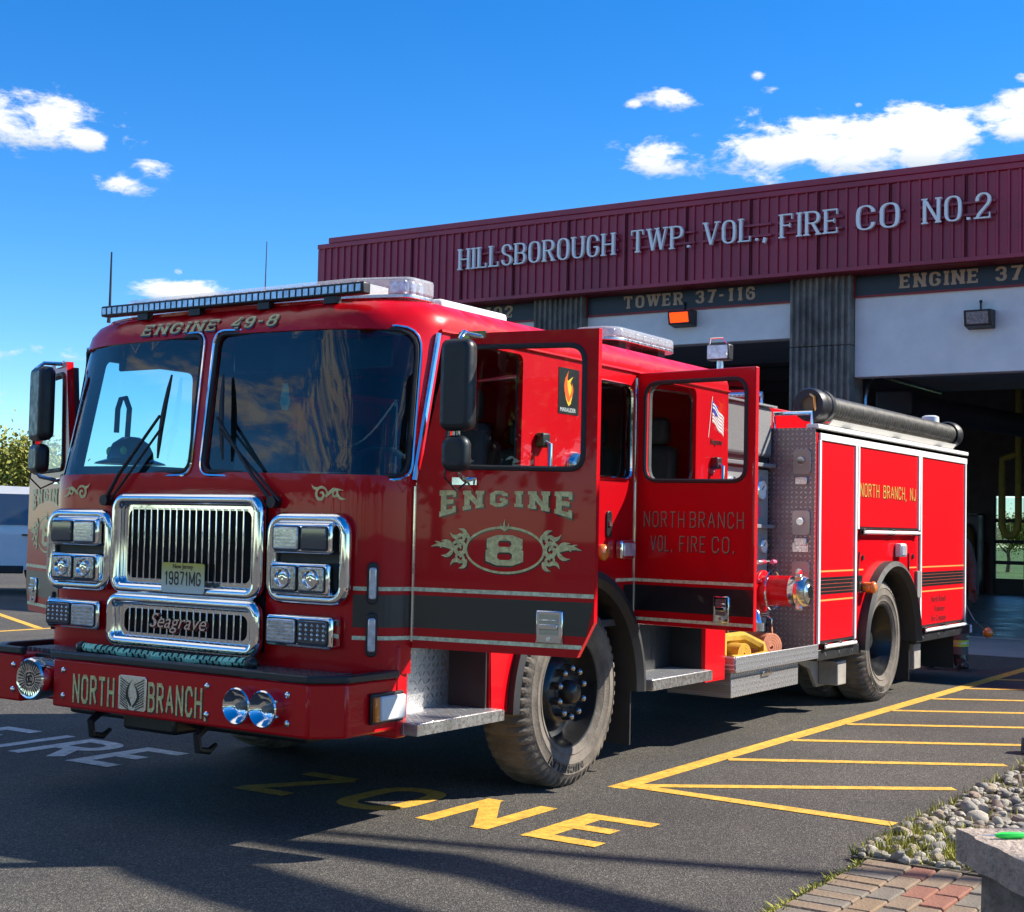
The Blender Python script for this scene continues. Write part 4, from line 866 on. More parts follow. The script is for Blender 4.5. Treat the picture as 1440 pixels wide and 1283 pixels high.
def door(hx, sg, ang, outline, hole, front):
    dr = panel(outline, [hole], lambda u, v: (-u, 0, v), .12, .04)
    fl_ = (lambda m: m) if sg > 0 else (lambda m: m.mirror())
    d = obj('door', fl_(dr), RED, FE, sm=0); d.location = (hx, sg*1.25, 0); d.rotation_euler = (0, 0, -sg*R(ang)); d.matrix_parent_inverse = Matrix.Translation(-Vector(FE.location))
    b = d.modifiers.new('bevel', 'BEVEL'); b.width = .008; b.segments = 2; b.limit_method = 'ANGLE'; b.angle_limit = R(60)
    inn = [(p[0], p[1]) for p in roundpoly([(q[0]*.94+.03, (q[1]-1.6)*.95+1.6) for q in outline], .03, 2)] if False else outline
    obj('inner_trim', fl_(panel([(min(max(p[0], .03), max(q[0] for q in outline)-.03), min(max(p[1], .93), 2.36)) for p in outline], [[(.0+h[0], h[1]) for h in hole]], lambda u, v: (-u, -.042, v), .2, .03)), DARK, d, sm=0)
    obj('window_gasket', fl_(MB().tube([(-u, .001, v) for u, v in hole], .013, 6, True)), RUB, d)
    obj('window_glass', fl_(panel(hole, [], lambda u, v: (-u, -.02, v), .3, 0)), SG if front or True else TG, d, sm=0)
    smax = max(p[0] for p in outline)
    def mp(x, y, dd): return (-x, dd, y) if sg > 0 else (-(smax+.03-x), -dd, y)
    def plain(s0, s1, z0, z1, dd): return MB().add([(-s0, sg*dd, z0), (-s1, sg*dd, z0), (-s1, sg*dd, z1), (-s0, sg*dd, z1)], [(0, 1, 2, 3)])
    e1 = smax-.002; e0 = .002
    obj('gold_stripe', plain(e0, e1, 1.159, 1.178, .0015), GS, d, sm=0); obj('gold_stripe', plain(e0, e1-(.055 if front else 0), .926, .945, .0015), GS, d, sm=0); 
    obj('black_band', MB().add([(-e0, sg*.001, .985), (-(e1-(.035 if front else 0)), sg*.001, .985), (-e1, sg*.001, 1.14), (-e0, sg*.001, 1.14)], [(0, 1, 2, 3)]), BLKPAINT, d, sm=0)
    h0, h1 = (.648, .782) if front else (.567, .675)
    hb = obj('door_handle', fl_(MB().box(-h0, -h1, 0, .014, .944, 1.097)), CHR, d, .008); obj('handle_recess', fl_(MB().box(-h0-.02, -h1+.02, .0142, .016, .985, 1.08)), mat('handle_grey', (.35, .36, .37), .25, .9), hb)
    obj('paddle', fl_(MB().box(-h0-.022, -h1+.022, .016, .026, 1.01, 1.035).box(-h0-.02, -h1+.02, .016, .022, 1.05, 1.056)), CHR, hb, .004); obj('key_lock', fl_(MB().cyl((-(h0+h1)/2, .014, .967), (-(h0+h1)/2, .02, .967), .01, n=12)), ALU, hb)
    if front:
        hh = .125
        def arch(x, y, dd):
            q = (x/.68-.5)*2; hx_ = .072+.053*q*q; return mp(.14+x, 1.643-(hh-y)*hx_/hh, dd)
        lettering('door_lettering', 'ENGINE', .68, hh, arch, d, (.007, -.009), T=.27, t=.2, serif=.07, rnd=False, gap=.36)
        lettering('door_number', '8', .195, .14, lambda x, y, dd: mp(.381+x, 1.296+y, dd), d, (-.006, -.008), T=.26, t=.17, rnd=False)
        oval_art(mp, d)
        br = obj('mirror_bracket', fl_(MB().box(-.22, -.36, 0, .012, 2.365, 2.4).tube([(-.27, .01, 2.385), (-.29, .1, 2.385), (-.295, .145, 2.35), (-.295, .145, 1.76), (-.29, .1, 1.71), (-.27, .005, 1.69)], .012, 8).box(-.2, -.33, 0, .01, 1.67, 1.705)), CHR, d)
        ms, mw = (-.29, .165) if sg > 0 else (-.14, .25)
        obj('mirror_head', fl_(MB().prism(rr(ms, 2.13, mw, .43, .045), 'Y', .1, .19)), BLK, d, .03, seg=3); obj('mirror_glass', fl_(MB().prism(rr(ms, 2.13, mw-.03, .39, .035), 'Y', .098, .0985)), CHR, d)
        obj('spot_mirror_head', fl_(MB().prism(rr(ms, 1.81, mw-.03, .17, .05), 'Y', .11, .19)), BLK, d, .03, seg=3); obj('mirror_cable', fl_(MB().tube([(-.25, .16, 1.78), (-.24, .17, 1.7), (-.27, .1, 1.64), (-.28, .02, 1.68)], .005, 5)), BLK, d)
    else:
        MG = mat('muted_gold', (.34, .23, .14), .45, 0, var=.3, vs=40)
        for wd, x0, w_, z0 in (('NORTH', .068, .29, 1.491), ('BRANCH', .395, .365, 1.491), ('VOL.', .12, .155, 1.346), ('FIRE', .325, .18, 1.346), ('CO.', .55, .15, 1.346)):
            lettering('door_lettering', wd, w_, .095, lambda x, y, dd: mp(x0+x, z0+y, dd), d, (.004, -.005), gold=MG, T=.1, t=.08, rnd=False, gap=.3)
    obj('hinge_pin', MB().cyl((0, sg*.005, .92), (0, sg*.005, 1.66 if front else 2.4), .009, n=8), CHR, d)
    return d
fo = [(0, .888), (.003, 1.66), (.172, 2.392), (.93, 2.392), (.93, 1.05), (.85, .888)]
fh = roundpoly([(.155, 1.755), (.862, 1.745), (.862, 2.318), (.205, 2.325)], [.06, .07, .08, .05])
ro_ = [(0, .9), (0, 2.43), (.83, 2.43), (.83, .9)]; rh = roundpoly([(.066, 1.77), (.766, 1.765), (.766, 2.365), (.066, 2.365)], .09)
door(-.235, 1, 81, fo, fh, True); door(-2.45, 1, 96, ro_, rh, False); door(-.235, -1, 66, fo, fh, True); door(-2.45, -1, 5, ro_, rh, False)
# ------------------------------------------------------------------ cab side hardware (driver side)
def pnl(name, poly, y0, y1, m, par=FE, bevel=0): return obj(name, MB().prism(poly, 'Y', y0, y1), m, par, bevel)
st = pnl('flame_sticker', rr(-1.64, 2.245, .225, .26, .004), 1.2505, 1.2525, mat('sticker_black', (.01, .01, .01), .4))
FY, FO = mat('flame_yellow', (.8, .5, .03), .45), mat('flame_orange', (.75, .12, .01), .45)
fmp = lambda x, y, d: (-1.64-x, 1.2526+d, 2.26+y)
obj('flame', put(MB(), [leaf((-.005, -.085), (-.045, .06), -.25, .05), leaf((.01, -.09), (.04, .07), .3, .045)], fmp, .0006, solid=False), FY, st, sm=0); obj('flame', put(MB(), [leaf((.005, -.07), (-.01, .1), .2, .04), leaf((.012, -.05), (.025, .04), -.2, .02)], fmp, .0012, solid=False), FO, st, sm=0)
obj('sticker_text', btext('MARAUDER', .034, lambda x, y, d: (-1.545-x*.95, 1.253+d, 2.128+y), .0006), WHT, st, sm=0)
gb = obj('grab_rail', MB().tube([(-1.34, 1.26, 1.95), (-1.34, 1.32, 1.93), (-1.34, 1.32, 1.2), (-1.34, 1.26, 1.17)], .016, 10), CHR, FE); obj('rail_mount', MB().box(-1.38, -1.3, 1.251, 1.3, 1.91, 1.99).box(-1.38, -1.3, 1.251, 1.3, 1.14, 1.2), BLK, gb, .01)
gb = obj('grab_rail', MB().tube([(-3.55, 1.26, 1.93), (-3.55, 1.32, 1.91), (-3.55, 1.32, 1.2), (-3.55, 1.26, 1.17)], .016, 10), CHR, FE); obj('rail_mount', MB().box(-3.59, -3.51, 1.251, 1.3, 1.89, 1.97).box(-3.59, -3.51, 1.251, 1.3, 1.14, 1.2), BLK, gb, .01)
obj('fuel_cap', MB().lathe([(0, .05), (.05, .05), (.07, .03), (.075, 0)], (-1.705, 1.25, 1.835), (0, 1, 0), 24), CHR, FE)
kb = pnl('latch_plate', rr(-2.12, 1.5, .06, .16, .028), 1.251, 1.262, BLK, FE, .004); obj('latch_button', MB().box(-2.135, -2.105, 1.262, 1.272, 1.49, 1.52), ALU, kb)
sl_ = pnl('warning_light', rr(-2.29, 1.352, .17, .11, .02), 1.251, 1.3, CHR, FE, .012); pnl('lens', rr(-2.29, 1.352, .14, .08, .015), 1.299, 1.31, CLEAR, sl_, .005)
am = obj('amber_marker', MB().ball((-2.05, 1.26, 1.335), .05, 14, 10, (1, .7, 1)), AMB, FE)
fg = MB(); fgm = lambda x, y, d: (-3.5-x, 1.2515+d, 2.16+y)
def wave(a, b, y0, y1, n=8): return ([(a+(b-a)*i/n, y1-.10*((a+(b-a)*i/n)/.2)**1.2+.008*math.sin(i*1.1)) for i in range(n+1)], [(a+(b-a)*i/n, y0-.10*((a+(b-a)*i/n)/.2)**1.2+.008*math.sin(i*1.1)) for i in range(n+1)])
fo_ = obj('flag_decal', put(MB(), [wave(.02, .2, .06+.022*i, .072+.022*i) for i in range(6)]+[stroke2d([(-.04, -.06), (.015, .22)], lambda d, u: .006)], fgm, .001, solid=False), WHT, FE, sm=0)
obj('flag_canton', put(MB(), [wave(.018, .1, .12, .195)], fgm, .002, solid=False), mat('flag_blue', (.04, .03, .3), .5), fo_, sm=0); obj('flag_stripe', put(MB(), [wave(.02, .2, .05, .188)], fgm, .0004, solid=False), mat('flag_pink', (.75, .2, .18), .5), fo_, sm=0)
obj('script_badge', btext('Seagrave', .055, lambda x, y, d: (-3.49-x*.95, 1.252+d, 2.06+y), .004, .35), BLK, FE, sm=0)
# ------------------------------------------------------------------ cab interior
def seat_(x, y, face=1):
    s = obj('seat', MB().box(x-.22*face, x+.26*face, y-.24, y+.24, 1.22, 1.36), mat('seat_vinyl', (.06, .062, .066), .6, var=.2, vs=10), FE, .05); obj('backrest', MB().prism([(x-.22*face, 1.3), (x-.1*face, 1.3), (x-.2*face, 2.05), (x-.3*face, 2.05)], 'Y', y-.23, y+.23), MATS['seat_vinyl'], s, .05); obj('headrest', MB().box(x-.33*face, x-.21*face, y-.15, y+.15, 2.06, 2.25), MATS['seat_vinyl'], s, .04); obj('pedestal', MB().box(x-.15*face, x+.2*face, y-.2, y+.2, .9, 1.22), BLK, s)
for y in (.72, -.72): seat_(-1.05, y)
for y in (.75, .25, -.25, -.75): seat_(-3.3, y)
obj('engine_cover', MB().box(-2.3, -.6, -.42, .42, .9, 1.5), DARK, FE, .06)
ds = obj('dashboard', MB().prism([(-.08, 1.2), (-.06, 1.62), (-.2, 1.68), (-.55, 1.6), (-.6, 1.2)], 'Y', -1.15, 1.15), DARK, FE, .03); obj('gauge_hood', MB().box(-.6, -.35, .35, 1.0, 1.6, 1.72), DARK, ds, .04); obj('dash_pad', MB().box(-.58, -.13, -1.08, -.5, 1.6, 1.765), DARK, ds, .03)
sw_ = obj('steering_wheel', MB().tube([(-.72+.07*math.sin(a), .68+.22*math.cos(a), 1.68+.2*math.sin(a)) for a in [2*PI*i/28 for i in range(28)]], .016, 8, True), BLK, FE); obj('spoke', MB().tube([(-.72, .46, 1.68), (-.7, .68, 1.66), (-.72, .9, 1.68)], .014, 6).cyl((-.7, .68, 1.66), (-.55, .68, 1.45), .025, n=8), BLK, sw_)
obj('grab_loop', MB().tube([(-.5, -1.18, 1.98), (-.5, -1.175, 2.12), (-.5, -1.15, 2.18), (-.5, -1.11, 2.185), (-.5, -1.075, 2.12), (-.5, -1.085, 1.95), (-.5, -1.1, 1.68)], .016, 8), BLK, FE); obj('radio_console', MB().box(-.9, -.55, -.3, .35, 2.3, 2.5), BLK, FE, .02)
sv = obj('sun_visor', MB().box(-.36, -.34, .2, 1.0, 2.26, 2.42), DARK, FE, .01); sv = obj('sun_visor', MB().box(-.36, -.34, -1.0, -.2, 2.32, 2.44), DARK, FE, .01)
obj('air_freshener', MB().prism([(.3, 2.2), (.33, 2.2), (.35, 2.1), (.33, 2.06), (.3, 2.06), (.28, 2.1)], 'X', -.32, -.317), mat('mint_card', (.1, .55, .45), .6), FE); obj('headset_cord', MB().tube([(-.5, .3+.6*i/12, 2.1-.22*math.sin(PI*i/12)) for i in range(13)], .006, 5), ALU, FE)
he = thing('helmet', (-.32, -.85, 1.76), 'black fire helmet with lime patches resting on the dashboard', 'helmet')
obj('shell', MB().lathe([(0, .17), (.05, .165), (.1, .13), (.125, .08), (.13, .04), (.19, .02), (.2, .012), (.13, .02)], (-.32, -.85, 1.77), (0, 0, 1), 24), mat('helmet_black', (.015, .015, .015), .3, 0, .5), he)
for a in (-.5, .5): obj('reflective_patch', MB().ball((-.32+.115*math.cos(a), -.85+.115*math.sin(a), 1.85), .028, 8, 6, (.6, .9, 1)), mat('lime_reflective', (.55, .75, .05), .4), he)
# ------------------------------------------------------------------ pump section behind the cab
obj('pump_module', MB().box(-5.4, -3.86, -.86, .86, .62, 2.1), BLK, FE, .01)
obj('crosslay_cover', MB().box(-5.38, -3.9, -.9, .9, 2.06, 2.46), GREYTEX, FE, .03); obj('cover_edge', MB().box(-5.4, -3.88, -.93, .93, 2.46, 2.475), DPT, FE)
for z in (1.98, 1.5): obj('pump_shelf', MB().box(-5.39, -3.9, .86, .93, z, z+.03), mat('grey_shelf', (.2, .2, .21), .5), FE, .004)
GP = mat('gauge_panel_grey', (.28, .28, .28), .5)
pp = obj('pump_panel', MB().box(-5.36, -3.95, .862, .875, .75, 1.96), GP, FE)
def gauge(x, z, r): 
    o = obj('gauge', MB().lathe([(r, 0), (r, .03), (r*.88, .036), (r*.86, .025)], (x, .875, z), (0, 1, 0), 24), CHR, pp); obj('dial', MB().lathe([(0, .026), (r*.86, .026)], (x, .875, z), (0, 1, 0), 24), mat('dial_white', (.75, .75, .72), .5), o, sm=0)
    obj('needle', MB().tube([(x, .903, z), (x-r*.5, .903, z+r*.4)], .003, 4), BLK, o)
for i in range(5): gauge(-4.1-.27*i, 1.8, .085); gauge(-4.15-.27*i, 1.36, .06)
hm_ = [mat('knob_red', (.6, .02, .06), .4), mat('knob_pink', (.65, .12, .22), .4), ALU]
for i in range(8):
    for j, z in enumerate((1.24, 1.1)):
        x = -4.05-.16*i; o = obj('valve_pull', MB().cyl((x, .875, z), (x, .99+.02*(i % 3), z), .011, n=8), CHR, pp); obj('knob', MB().cyl((x-.035, .99+.02*(i % 3), z), (x+.035, .99+.02*(i % 3), z), .018, n=10), hm_[(i+j) % 3], o, .004)
    obj('tag_plate', MB().box(-4.09-.16*i, -4.01-.16*i, .876, .879, 1.58, 1.68), hm_[i % 2] if i % 2 else WHT, pp)
for x, z in ((-4.3, .82), (-4.7, .80), (-5.1, .84)): 
    o = obj('drain_valve', MB().cyl((x, .87, z), (x, 1.0, z), .03, n=12), CHR, pp); obj('valve_arm', MB().tube([(x, .98, z), (x, 1.03, z-.04), (x-.02, 1.03, z-.16)], .008, 6), CHR, o)
it = obj('intake_pipe', MB().cyl((-4.95, .8, 1.02), (-4.95, 1.26, 1.03), .115, n=28).cyl((-4.95, 1.0, 1.02), (-4.95, 1.03, 1.02), .16, n=28), RED, FE, .006)
obj('intake_ring', MB().tube([(-4.95+.15*math.cos(a), 1.1, 1.03+.15*math.sin(a)) for a in [2*PI*i/28 for i in range(28)]], .009, 6, True), CHR, it)
obj('intake_cap', MB().lathe([(0, .15), (.05, .15), (.06, .14), (.1, .135), (.118, .11), (.12, .06), (.112, .05), (.112, .0)], (-4.95, 1.25, 1.03), (0, 1, 0), 28), mat('polished_cap', (.72, .7, .66), .2, 1), it)
for a in (0.6, 2.7, 4.8): obj('cap_lug', MB().box(-.02, .02, -.02, .03, .1, .15).xf(Matrix.Translation((-4.95, 1.33, 1.03)) @ Matrix.Rotation(a, 4, 'Y')), ALU, it, .006)
dr_ = obj('discharge_elbow', MB().tube([(-4.62, .87, .92), (-4.62, 1.02, .92), (-4.62, 1.1, .86), (-4.62, 1.12, .78)], .045, 12).cyl((-4.62, 1.12, .8), (-4.62, 1.12, .74), .06, n=16), CHR, FE)
bf = obj('body_front_wall', MB().box(-5.42, -5.405, .86, 1.248, .56, 2.30), dplate('tread_plate_bodyfront', 'YZ', .5), FE); obj('body_front_wall', MB().box(-5.42, -5.405, -1.248, .86, .56, 2.29), MATS['black_plastic'], FE)
for z in (2.03, 1.55, 1.15): # paddle latches on the body front
    o = obj('paddle_latch', MB().prism(rr(1.14, z, .15, .2, .025), 'X', -5.404, -5.392), mat('latch_grey', (.33, .34, .35), .3, .9), FE, .004)
    obj('latch_knob', MB().lathe([(0, .02), (.03, .02), (.035, .0)], (-5.392, 1.14, z+.01), (1, 0, 0), 18), CHR, o); obj('latch_bracket', MB().box(-5.404, -5.38, 1.09, 1.19, z-.18, z-.12), ALU, o, .005)
obj('rating_plate', MB().box(-5.404, -5.4, 1.07, 1.2, 1.32, 1.39), ALU, FE)
tb = obj('running_board', MB().box(-5.36, -3.83, .55, 1.3, .505, .52), DPT, FE); obj('running_board_edge', MB().box(-5.36, -3.83, 1.3, 1.31, .50, .61).box(-3.835, -3.82, .9, 1.3, .5, .61), DPS, tb, .003)
sb = obj('storage_box', MB().box(-5.05, -3.84, .78, 1.27, .325, .5), DPS, FE, .004); obj('box_lid_line', MB().box(-5.05, -3.84, 1.271, 1.275, .455, .462), BLK, sb); obj('box_latch', MB().box(-4.5, -4.35, 1.271, 1.29, .44, .475), CHR, sb, .004)
# ------------------------------------------------------------------ rear body
def bodyside(u, v): return (-u, 1.25, v)
arch2 = [(7.16+.735*math.cos(t), .47+.735*math.sin(t)) for t in [PI-PI*i/26 for i in range(27)] if .47+.735*math.sin(t) > .56]
so_ = [(5.42, .56)]+[(arch2[0][0], .56)]+arch2+[(arch2[-1][0], .56), (9.56, .56), (9.56, 2.29), (5.42, 2.29)]
sided('body_side', lambda: panel(so_, [], bodyside, .12, .03), RED)
obj('body_core', MB().box(-6.35, -5.43, -1.2, 1.2, .5, 2.26).box(-9.53, -8.0, -1.2, 1.2, .5, 2.26).box(-8.0, -6.35, -1.2, 1.2, 1.28, 2.26), DARK, FE)
obj('hose_bed_wall', MB().box(-9.5, -5.42, .70, .74, 2.26, 2.5).box(-9.5, -5.42, -.74, -.70, 2.26, 2.5).box(-5.46, -5.42, -.7, .7, 2.26, 2.62), RED, FE, .008)
obj('body_rear_wall', MB().box(-9.57, -9.535, -1.245, 1.245, .56, 2.28), RED, FE, .004); obj('body_top', MB().box(-9.56, -5.42, -1.25, 1.25, 2.262, 2.292), DPT, FE)
sided('top_rail', lambda: MB().box(-9.6, -5.41, 1.17, 1.272, 2.293, 2.33), WHT, bevel=.006)
sided('top_trim', lambda: MB().box(-9.57, -5.47, 1.251, 1.268, 2.205, 2.262), WHT, bevel=.003)
def shutter(x0, x1, z0, z1):
    def mk():
        mb = MB(); n = max(3, int((z1-z0)/.042)); h = (z1-z0)/n
        for i in range(n): mb.prism([(1.2515, z0+i*h+.001), (1.2565, z0+i*h+.004), (1.2565, z0+(i+1)*h-.003), (1.2515, z0+(i+1)*h-.0005)], 'X', -x1, -x0)
        return mb
    return mk
RED2 = mat('satin_red_paint', (.62, .0025, .008), .38, 0, .25, var=.03, vs=3, spec=.2)
for (x0, x1, z0, z1) in ((5.5, 6.27, .62, 2.2), (6.38, 7.97, 1.53, 2.2), (8.08, 9.5, .62, 2.2)):
    def flat(a=x0, b=x1, c=z0, d=z1): return MB().box(-b, -a, 1.2515, 1.2565, c, d)
    A_ = sided('compartment_door', flat, RED2, bevel=.004)
    for (fx0, fx1) in ((x0-.045, x0-.005), (x1+.005, x1+.045)): sided('door_frame_strip', lambda: MB().box(-fx1, -fx0, 1.251, 1.27, z0-.02, 2.203), WHT, bevel=.003)
    lb_ = sided('lift_bar', lambda: MB().tube([(-x0-.03, 1.29, z0-.045), (-x1+.03, 1.29, z0-.045)], .017, 10), WHT)
    for xx in (x0+.06, (x0+x1)/2, x1-.06): sided('bar_bracket', lambda: MB().box(-xx-.03, -xx+.03, 1.252, 1.3, z0-.07, z0-.015), BLK, bevel=.006)
    sided('door_gasket', lambda: MB().box(-x1, -x0, 1.2512, 1.262, z0-.02, z0-.004), BLK)
def bstripe(a, b, z0, z1, off, m, nm): sided(nm, lambda: MB().add([(-a, 1.25+off, z0), (-b, 1.25+off, z0), (-b, 1.25+off, z1), (-a, 1.25+off, z1)], [(3, 2, 1, 0)]), m, sm=0)
GS2 = mat('orange_gold_line', (.7, .3, .08), .45)
for (a, b) in ((5.5, 6.27), (8.08, 9.5)):
    bstripe(a, b, 1.162, 1.175, .0085, GS2, 'gold_stripe'); bstripe(a, b, .932, .945, .0085, GS2, 'gold_stripe'); bstripe(a, b, .985, 1.12, .0078, BLKPAINT, 'black_band')
    for k in range(4): bstripe(a, b, 1.005+.03*k, 1.009+.03*k, .0087, mat('red_hairline', (.4, .05, .03), .5), 'hairline_stripe')
bstripe(6.38, 6.52, 1.162, 1.175, .002, GS2, 'gold_stripe'); bstripe(6.32, 6.5, .985, 1.12, .002, BLKPAINT, 'black_band'); bstripe(7.72, 7.97, 1.162, 1.175, .002, GS2, 'gold_stripe')
lettering('body_lettering', 'NORTH BRANCH, NJ', 1.50, .115, lambda x, y, d: (-6.41-x, 1.257+d, 1.785+y), FE, (.01, -.008), gold=mat('bright_gold', (.75, .45, .1), .4, .3), T=.13, t=.1, rnd=False, gap=.26)
sct = obj('script_lettering', btext('North Branch', .085, lambda x, y, d: (-8.4-x, 1.2575+d, .83+y), .001, .3), mat('dark_script', (.09, .004, .008), .5), FE, sm=0); obj('script_lettering', btext('Volunteer', .085, lambda x, y, d: (-8.5-x, 1.2575+d, .735+y), .001, .3), MATS['dark_script'], FE, sm=0); obj('script_lettering', btext('Fire Company', .085, lambda x, y, d: (-8.4-x, 1.2575+d, .645+y), .001, .3), MATS['dark_script'], FE, sm=0)
o = obj('scene_lamp', MB().box(-7.5, -7.34, 1.251, 1.31, 1.27, 1.39), WHT, FE, .012); obj('lens', MB().box(-7.485, -7.355, 1.309, 1.318, 1.285, 1.375), CLEAR, o, .004)
pnl('vent_plate', rr(-7.99, 1.01, .12, .25, .01), 1.251, 1.275, mat('vent_grey', (.22, .22, .21), .5), FE, .004)
obj('door_stay', MB().tube([(-7.72, 1.255, 1.3), (-7.73, 1.256, 1.0)], .008, 5), BLK, FE); obj('door_cable', MB().tube([(-6.42, 1.256, 1.32), (-6.36, 1.262, 1.15), (-6.4, 1.262, .98), (-6.55, 1.28, .99)], .006, 5), BLK, FE)
for x in (-6.53, ): o = obj('amber_marker', MB().ball((x, 1.34, 1.02), .052, 14, 10, (1, .6, 1)).cyl((x, 1.26, 1.02), (x, 1.33, 1.02), .045, n=14), AMB, FE)
for x in (-6.5, -7.85): obj('bolt', MB().cyl((x, 1.25, 1.27), (x, 1.262, 1.27), .022, n=12), BLK, FE)
sided('rub_rail', lambda: MB().box(-6.42, -5.42, 1.2, 1.275, .47, .555), BLK, bevel=.006); sided('rub_rail', lambda: MB().box(-9.68, -7.92, 1.2, 1.275, .47, .555), BLK, bevel=.006)
for x in (-5.6, -5.9, -6.2, -8.1, -8.6, -9.1): obj('reflector', MB().cyl((x, 1.275, .513), (x, 1.28, .513), .012, n=10), ALU, FE)
obj('tail_step', MB().box(-9.9, -9.57, -1.2, 1.2, .48, .55), DPT, FE, .006); o = obj('tail_light', MB().box(-9.78, -9.69, 1.16, 1.27, .47, .55), WHT, FE, .008)
o = obj('marker_stalk', MB().tube([(-9.57, 1.255, .78), (-9.75, 1.3, .6), (-9.92, 1.36, .49)], .007, 6), ALU, FE); obj('amber_lens', MB().ball((-9.97, 1.38, .465), .055, 14, 10), AMB, o)
# underbody brackets, air tanks and flaps behind the wheel
sided('step_bracket', lambda: MB().prism([(-6.3, .47), (-5.5, .47), (-5.9, .36), (-6.05, .2), (-6.3, .2)], 'Y', 1.0, 1.03), mat('grey_bracket', (.3, .28, .25), .6, var=.2), bevel=.004)
sided('fold_down_step', lambda: MB().box(-6.28, -6.08, 1.03, 1.2, .22, .42), MATS['grey_bracket'], bevel=.01); sided('fold_down_step', lambda: MB().box(-8.35, -8.15, 1.0, 1.18, .2, .44), MATS['grey_bracket'], bevel=.01)
sided('rear_flap', lambda: flap(-9.35, .55, 1.2, .13, .47), RUB); obj('fuel_tank', MB().cyl((-9.2, -.8, .42), (-8.3, -.8, .42), .22, n=20), ALU, FE); obj('prop_shaft', MB().cyl((-2.4, 0, .62), (-7.0, 0, .55), .06, n=12), BLK, FE)
# hard suction sleeve on its trough
SUC = mat('suction_hose_black', (.035, .034, .03), .45, rvar=.15, vs=20)
tp_ = []
for i in range(221):
    x = -5.85-3.6*i/220; tp_.append((x, 1.1, 2.505))
su = obj('suction_hose', MB().tube(tp_, [.1+.004*(i % 4 in (0, 1)) for i in range(221)], 20), SUC, FE, sm=60)
obj('hose_coupling', MB().lathe([(.06, -.0), (.125, .0), (.138, .03), (.138, .1), (.128, .11), (.128, .2), (.138, .21), (.138, .27), (.12, .3)], (-5.62, 1.1, 2.505), (-1, 0, 0), 28), BLK, su); obj('hose_coupling', MB().lathe([(.12, 0), (.135, .02), (.135, .14), (.05, .15)], (-9.4, 1.1, 2.505), (-1, 0, 0), 28), BLK, su); obj('hose_end', MB().lathe([(0, .012), (.1, .012)], (-5.63, 1.1, 2.505), (-1, 0, 0), 24), mat('hose_inside', (.16, .12, .06), .7), su, sm=0)
obj('hose_trough', MB().prism([(1.03, 2.355), (1.17, 2.355), (1.205, 2.4), (1.195, 2.4), (1.16, 2.368), (1.04, 2.368), (1.005, 2.4), (.995, 2.4)], 'X', -9.4, -5.9), mat('cream_trough', (.72, .68, .6), .5), FE); obj('trough_mount', MB().box(-6.4, -6.2, 1.0, 1.2, 2.29, 2.346).box(-9.0, -8.8, 1.0, 1.2, 2.29, 2.346).box(-7.7, -7.5, 1.0, 1.2, 2.29, 2.346), BLK, FE)
obj('brass_strap', MB().tube([(-5.66, 1.1, 2.37), (-5.64, 1.16, 2.42), (-5.6, 1.16, 2.56), (-5.64, 1.1, 2.6)], .012, 6), mat('brass', (.6, .42, .15), .35, .9), su)
obj('beacon', MB().cyl((-9.35, .95, 2.45), (-9.35, .95, 2.62), .02, n=8).lathe([(0, .1), (.06, .098), (.085, .085), (.09, .0), (0, -.002)], (-9.35, .95, 2.6), (0, 0, 1), 24), mat('white_dome', (.68, .72, .72), .35), FE)
for (x, y, z, l) in ((-5.2, .75, 2.56, .9), ): obj('top_rail_bar', MB().tube([(x, y-.4, z-.09), (x, y-.4, z), (x, y+.13, z), (x, y+.13, z-.09)], .02, 8), CHR, FE)
obj('top_rail_bar', MB().tube([(-5.45, .88, 2.3), (-5.45, .88, 2.42), (-5.45, 1.2, 2.42), (-5.45, 1.2, 2.3)], .018, 8), CHR, FE)
# ------------------------------------------------------------------ hose rolls lying on the running board
def roll(name, c, r, w, m, label, axis, squash=1.0, turns=5):
    t = thing(name, (c[0], c[1], .52), label, 'hose'); p = []; n = turns*22; th = r/turns
    ax = Vector(axis).normalized(); a = Vector((0, 0, 1)); b = ax.cross(a)
    prof = [(th*.6+(r-th*.6)*i/n, 2*PI*turns*i/n) for i in range(n+1)]
    vs = []; fs = []; h = th*.40
    for rr_, an in prof:
        d = b*math.cos(an)+a*math.sin(an)*squash
        for (o_, s_) in ((-h, -.5), (h, -.5), (h, .5), (-h, .5)): vs.append(Vector(c)+d*(rr_+o_)+ax*w*s_)
    for i in range(n): fs += [(i*4+j, i*4+(j+1) % 4, (i+1)*4+(j+1) % 4, (i+1)*4+j) for j in range(4)]
    fs += [(0, 1, 2, 3), (n*4+3, n*4+2, n*4+1, n*4)]
    obj('hose_coil', MB().add(vs, fs), m, t, .004); return t
HY, HO = mat('mustard_hose', (.5, .29, .02), .85, var=.2, vs=20, bump=.3, bs=120), mat('salmon_hose', (.52, .19, .1), .85, var=.2, vs=20, bump=.3, bs=120)
roll('hose_roll', (-4.72, 1.12, .622), .125, .17, HO, 'salmon orange hose rolled up on the diamond plate running board', (.25, 1, 0), .85)
t = roll('hose_bundle', (-4.22, 1.12, .60), .1, .16, HY, 'mustard yellow hose folded beside the orange roll on the running board', (.1, 1, 0), .8, 4)
obj('hose_fold', MB().tube([(-3.92, 1.0, .56), (-4.0, 1.12, .6), (-4.15, 1.05, .7), (-4.35, 1.12, .71), (-4.5, 1.2, .64), (-4.45, 1.25, .57), (-4.2, 1.24, .56), (-3.95, 1.22, .57)], .042, 8), HY, t)
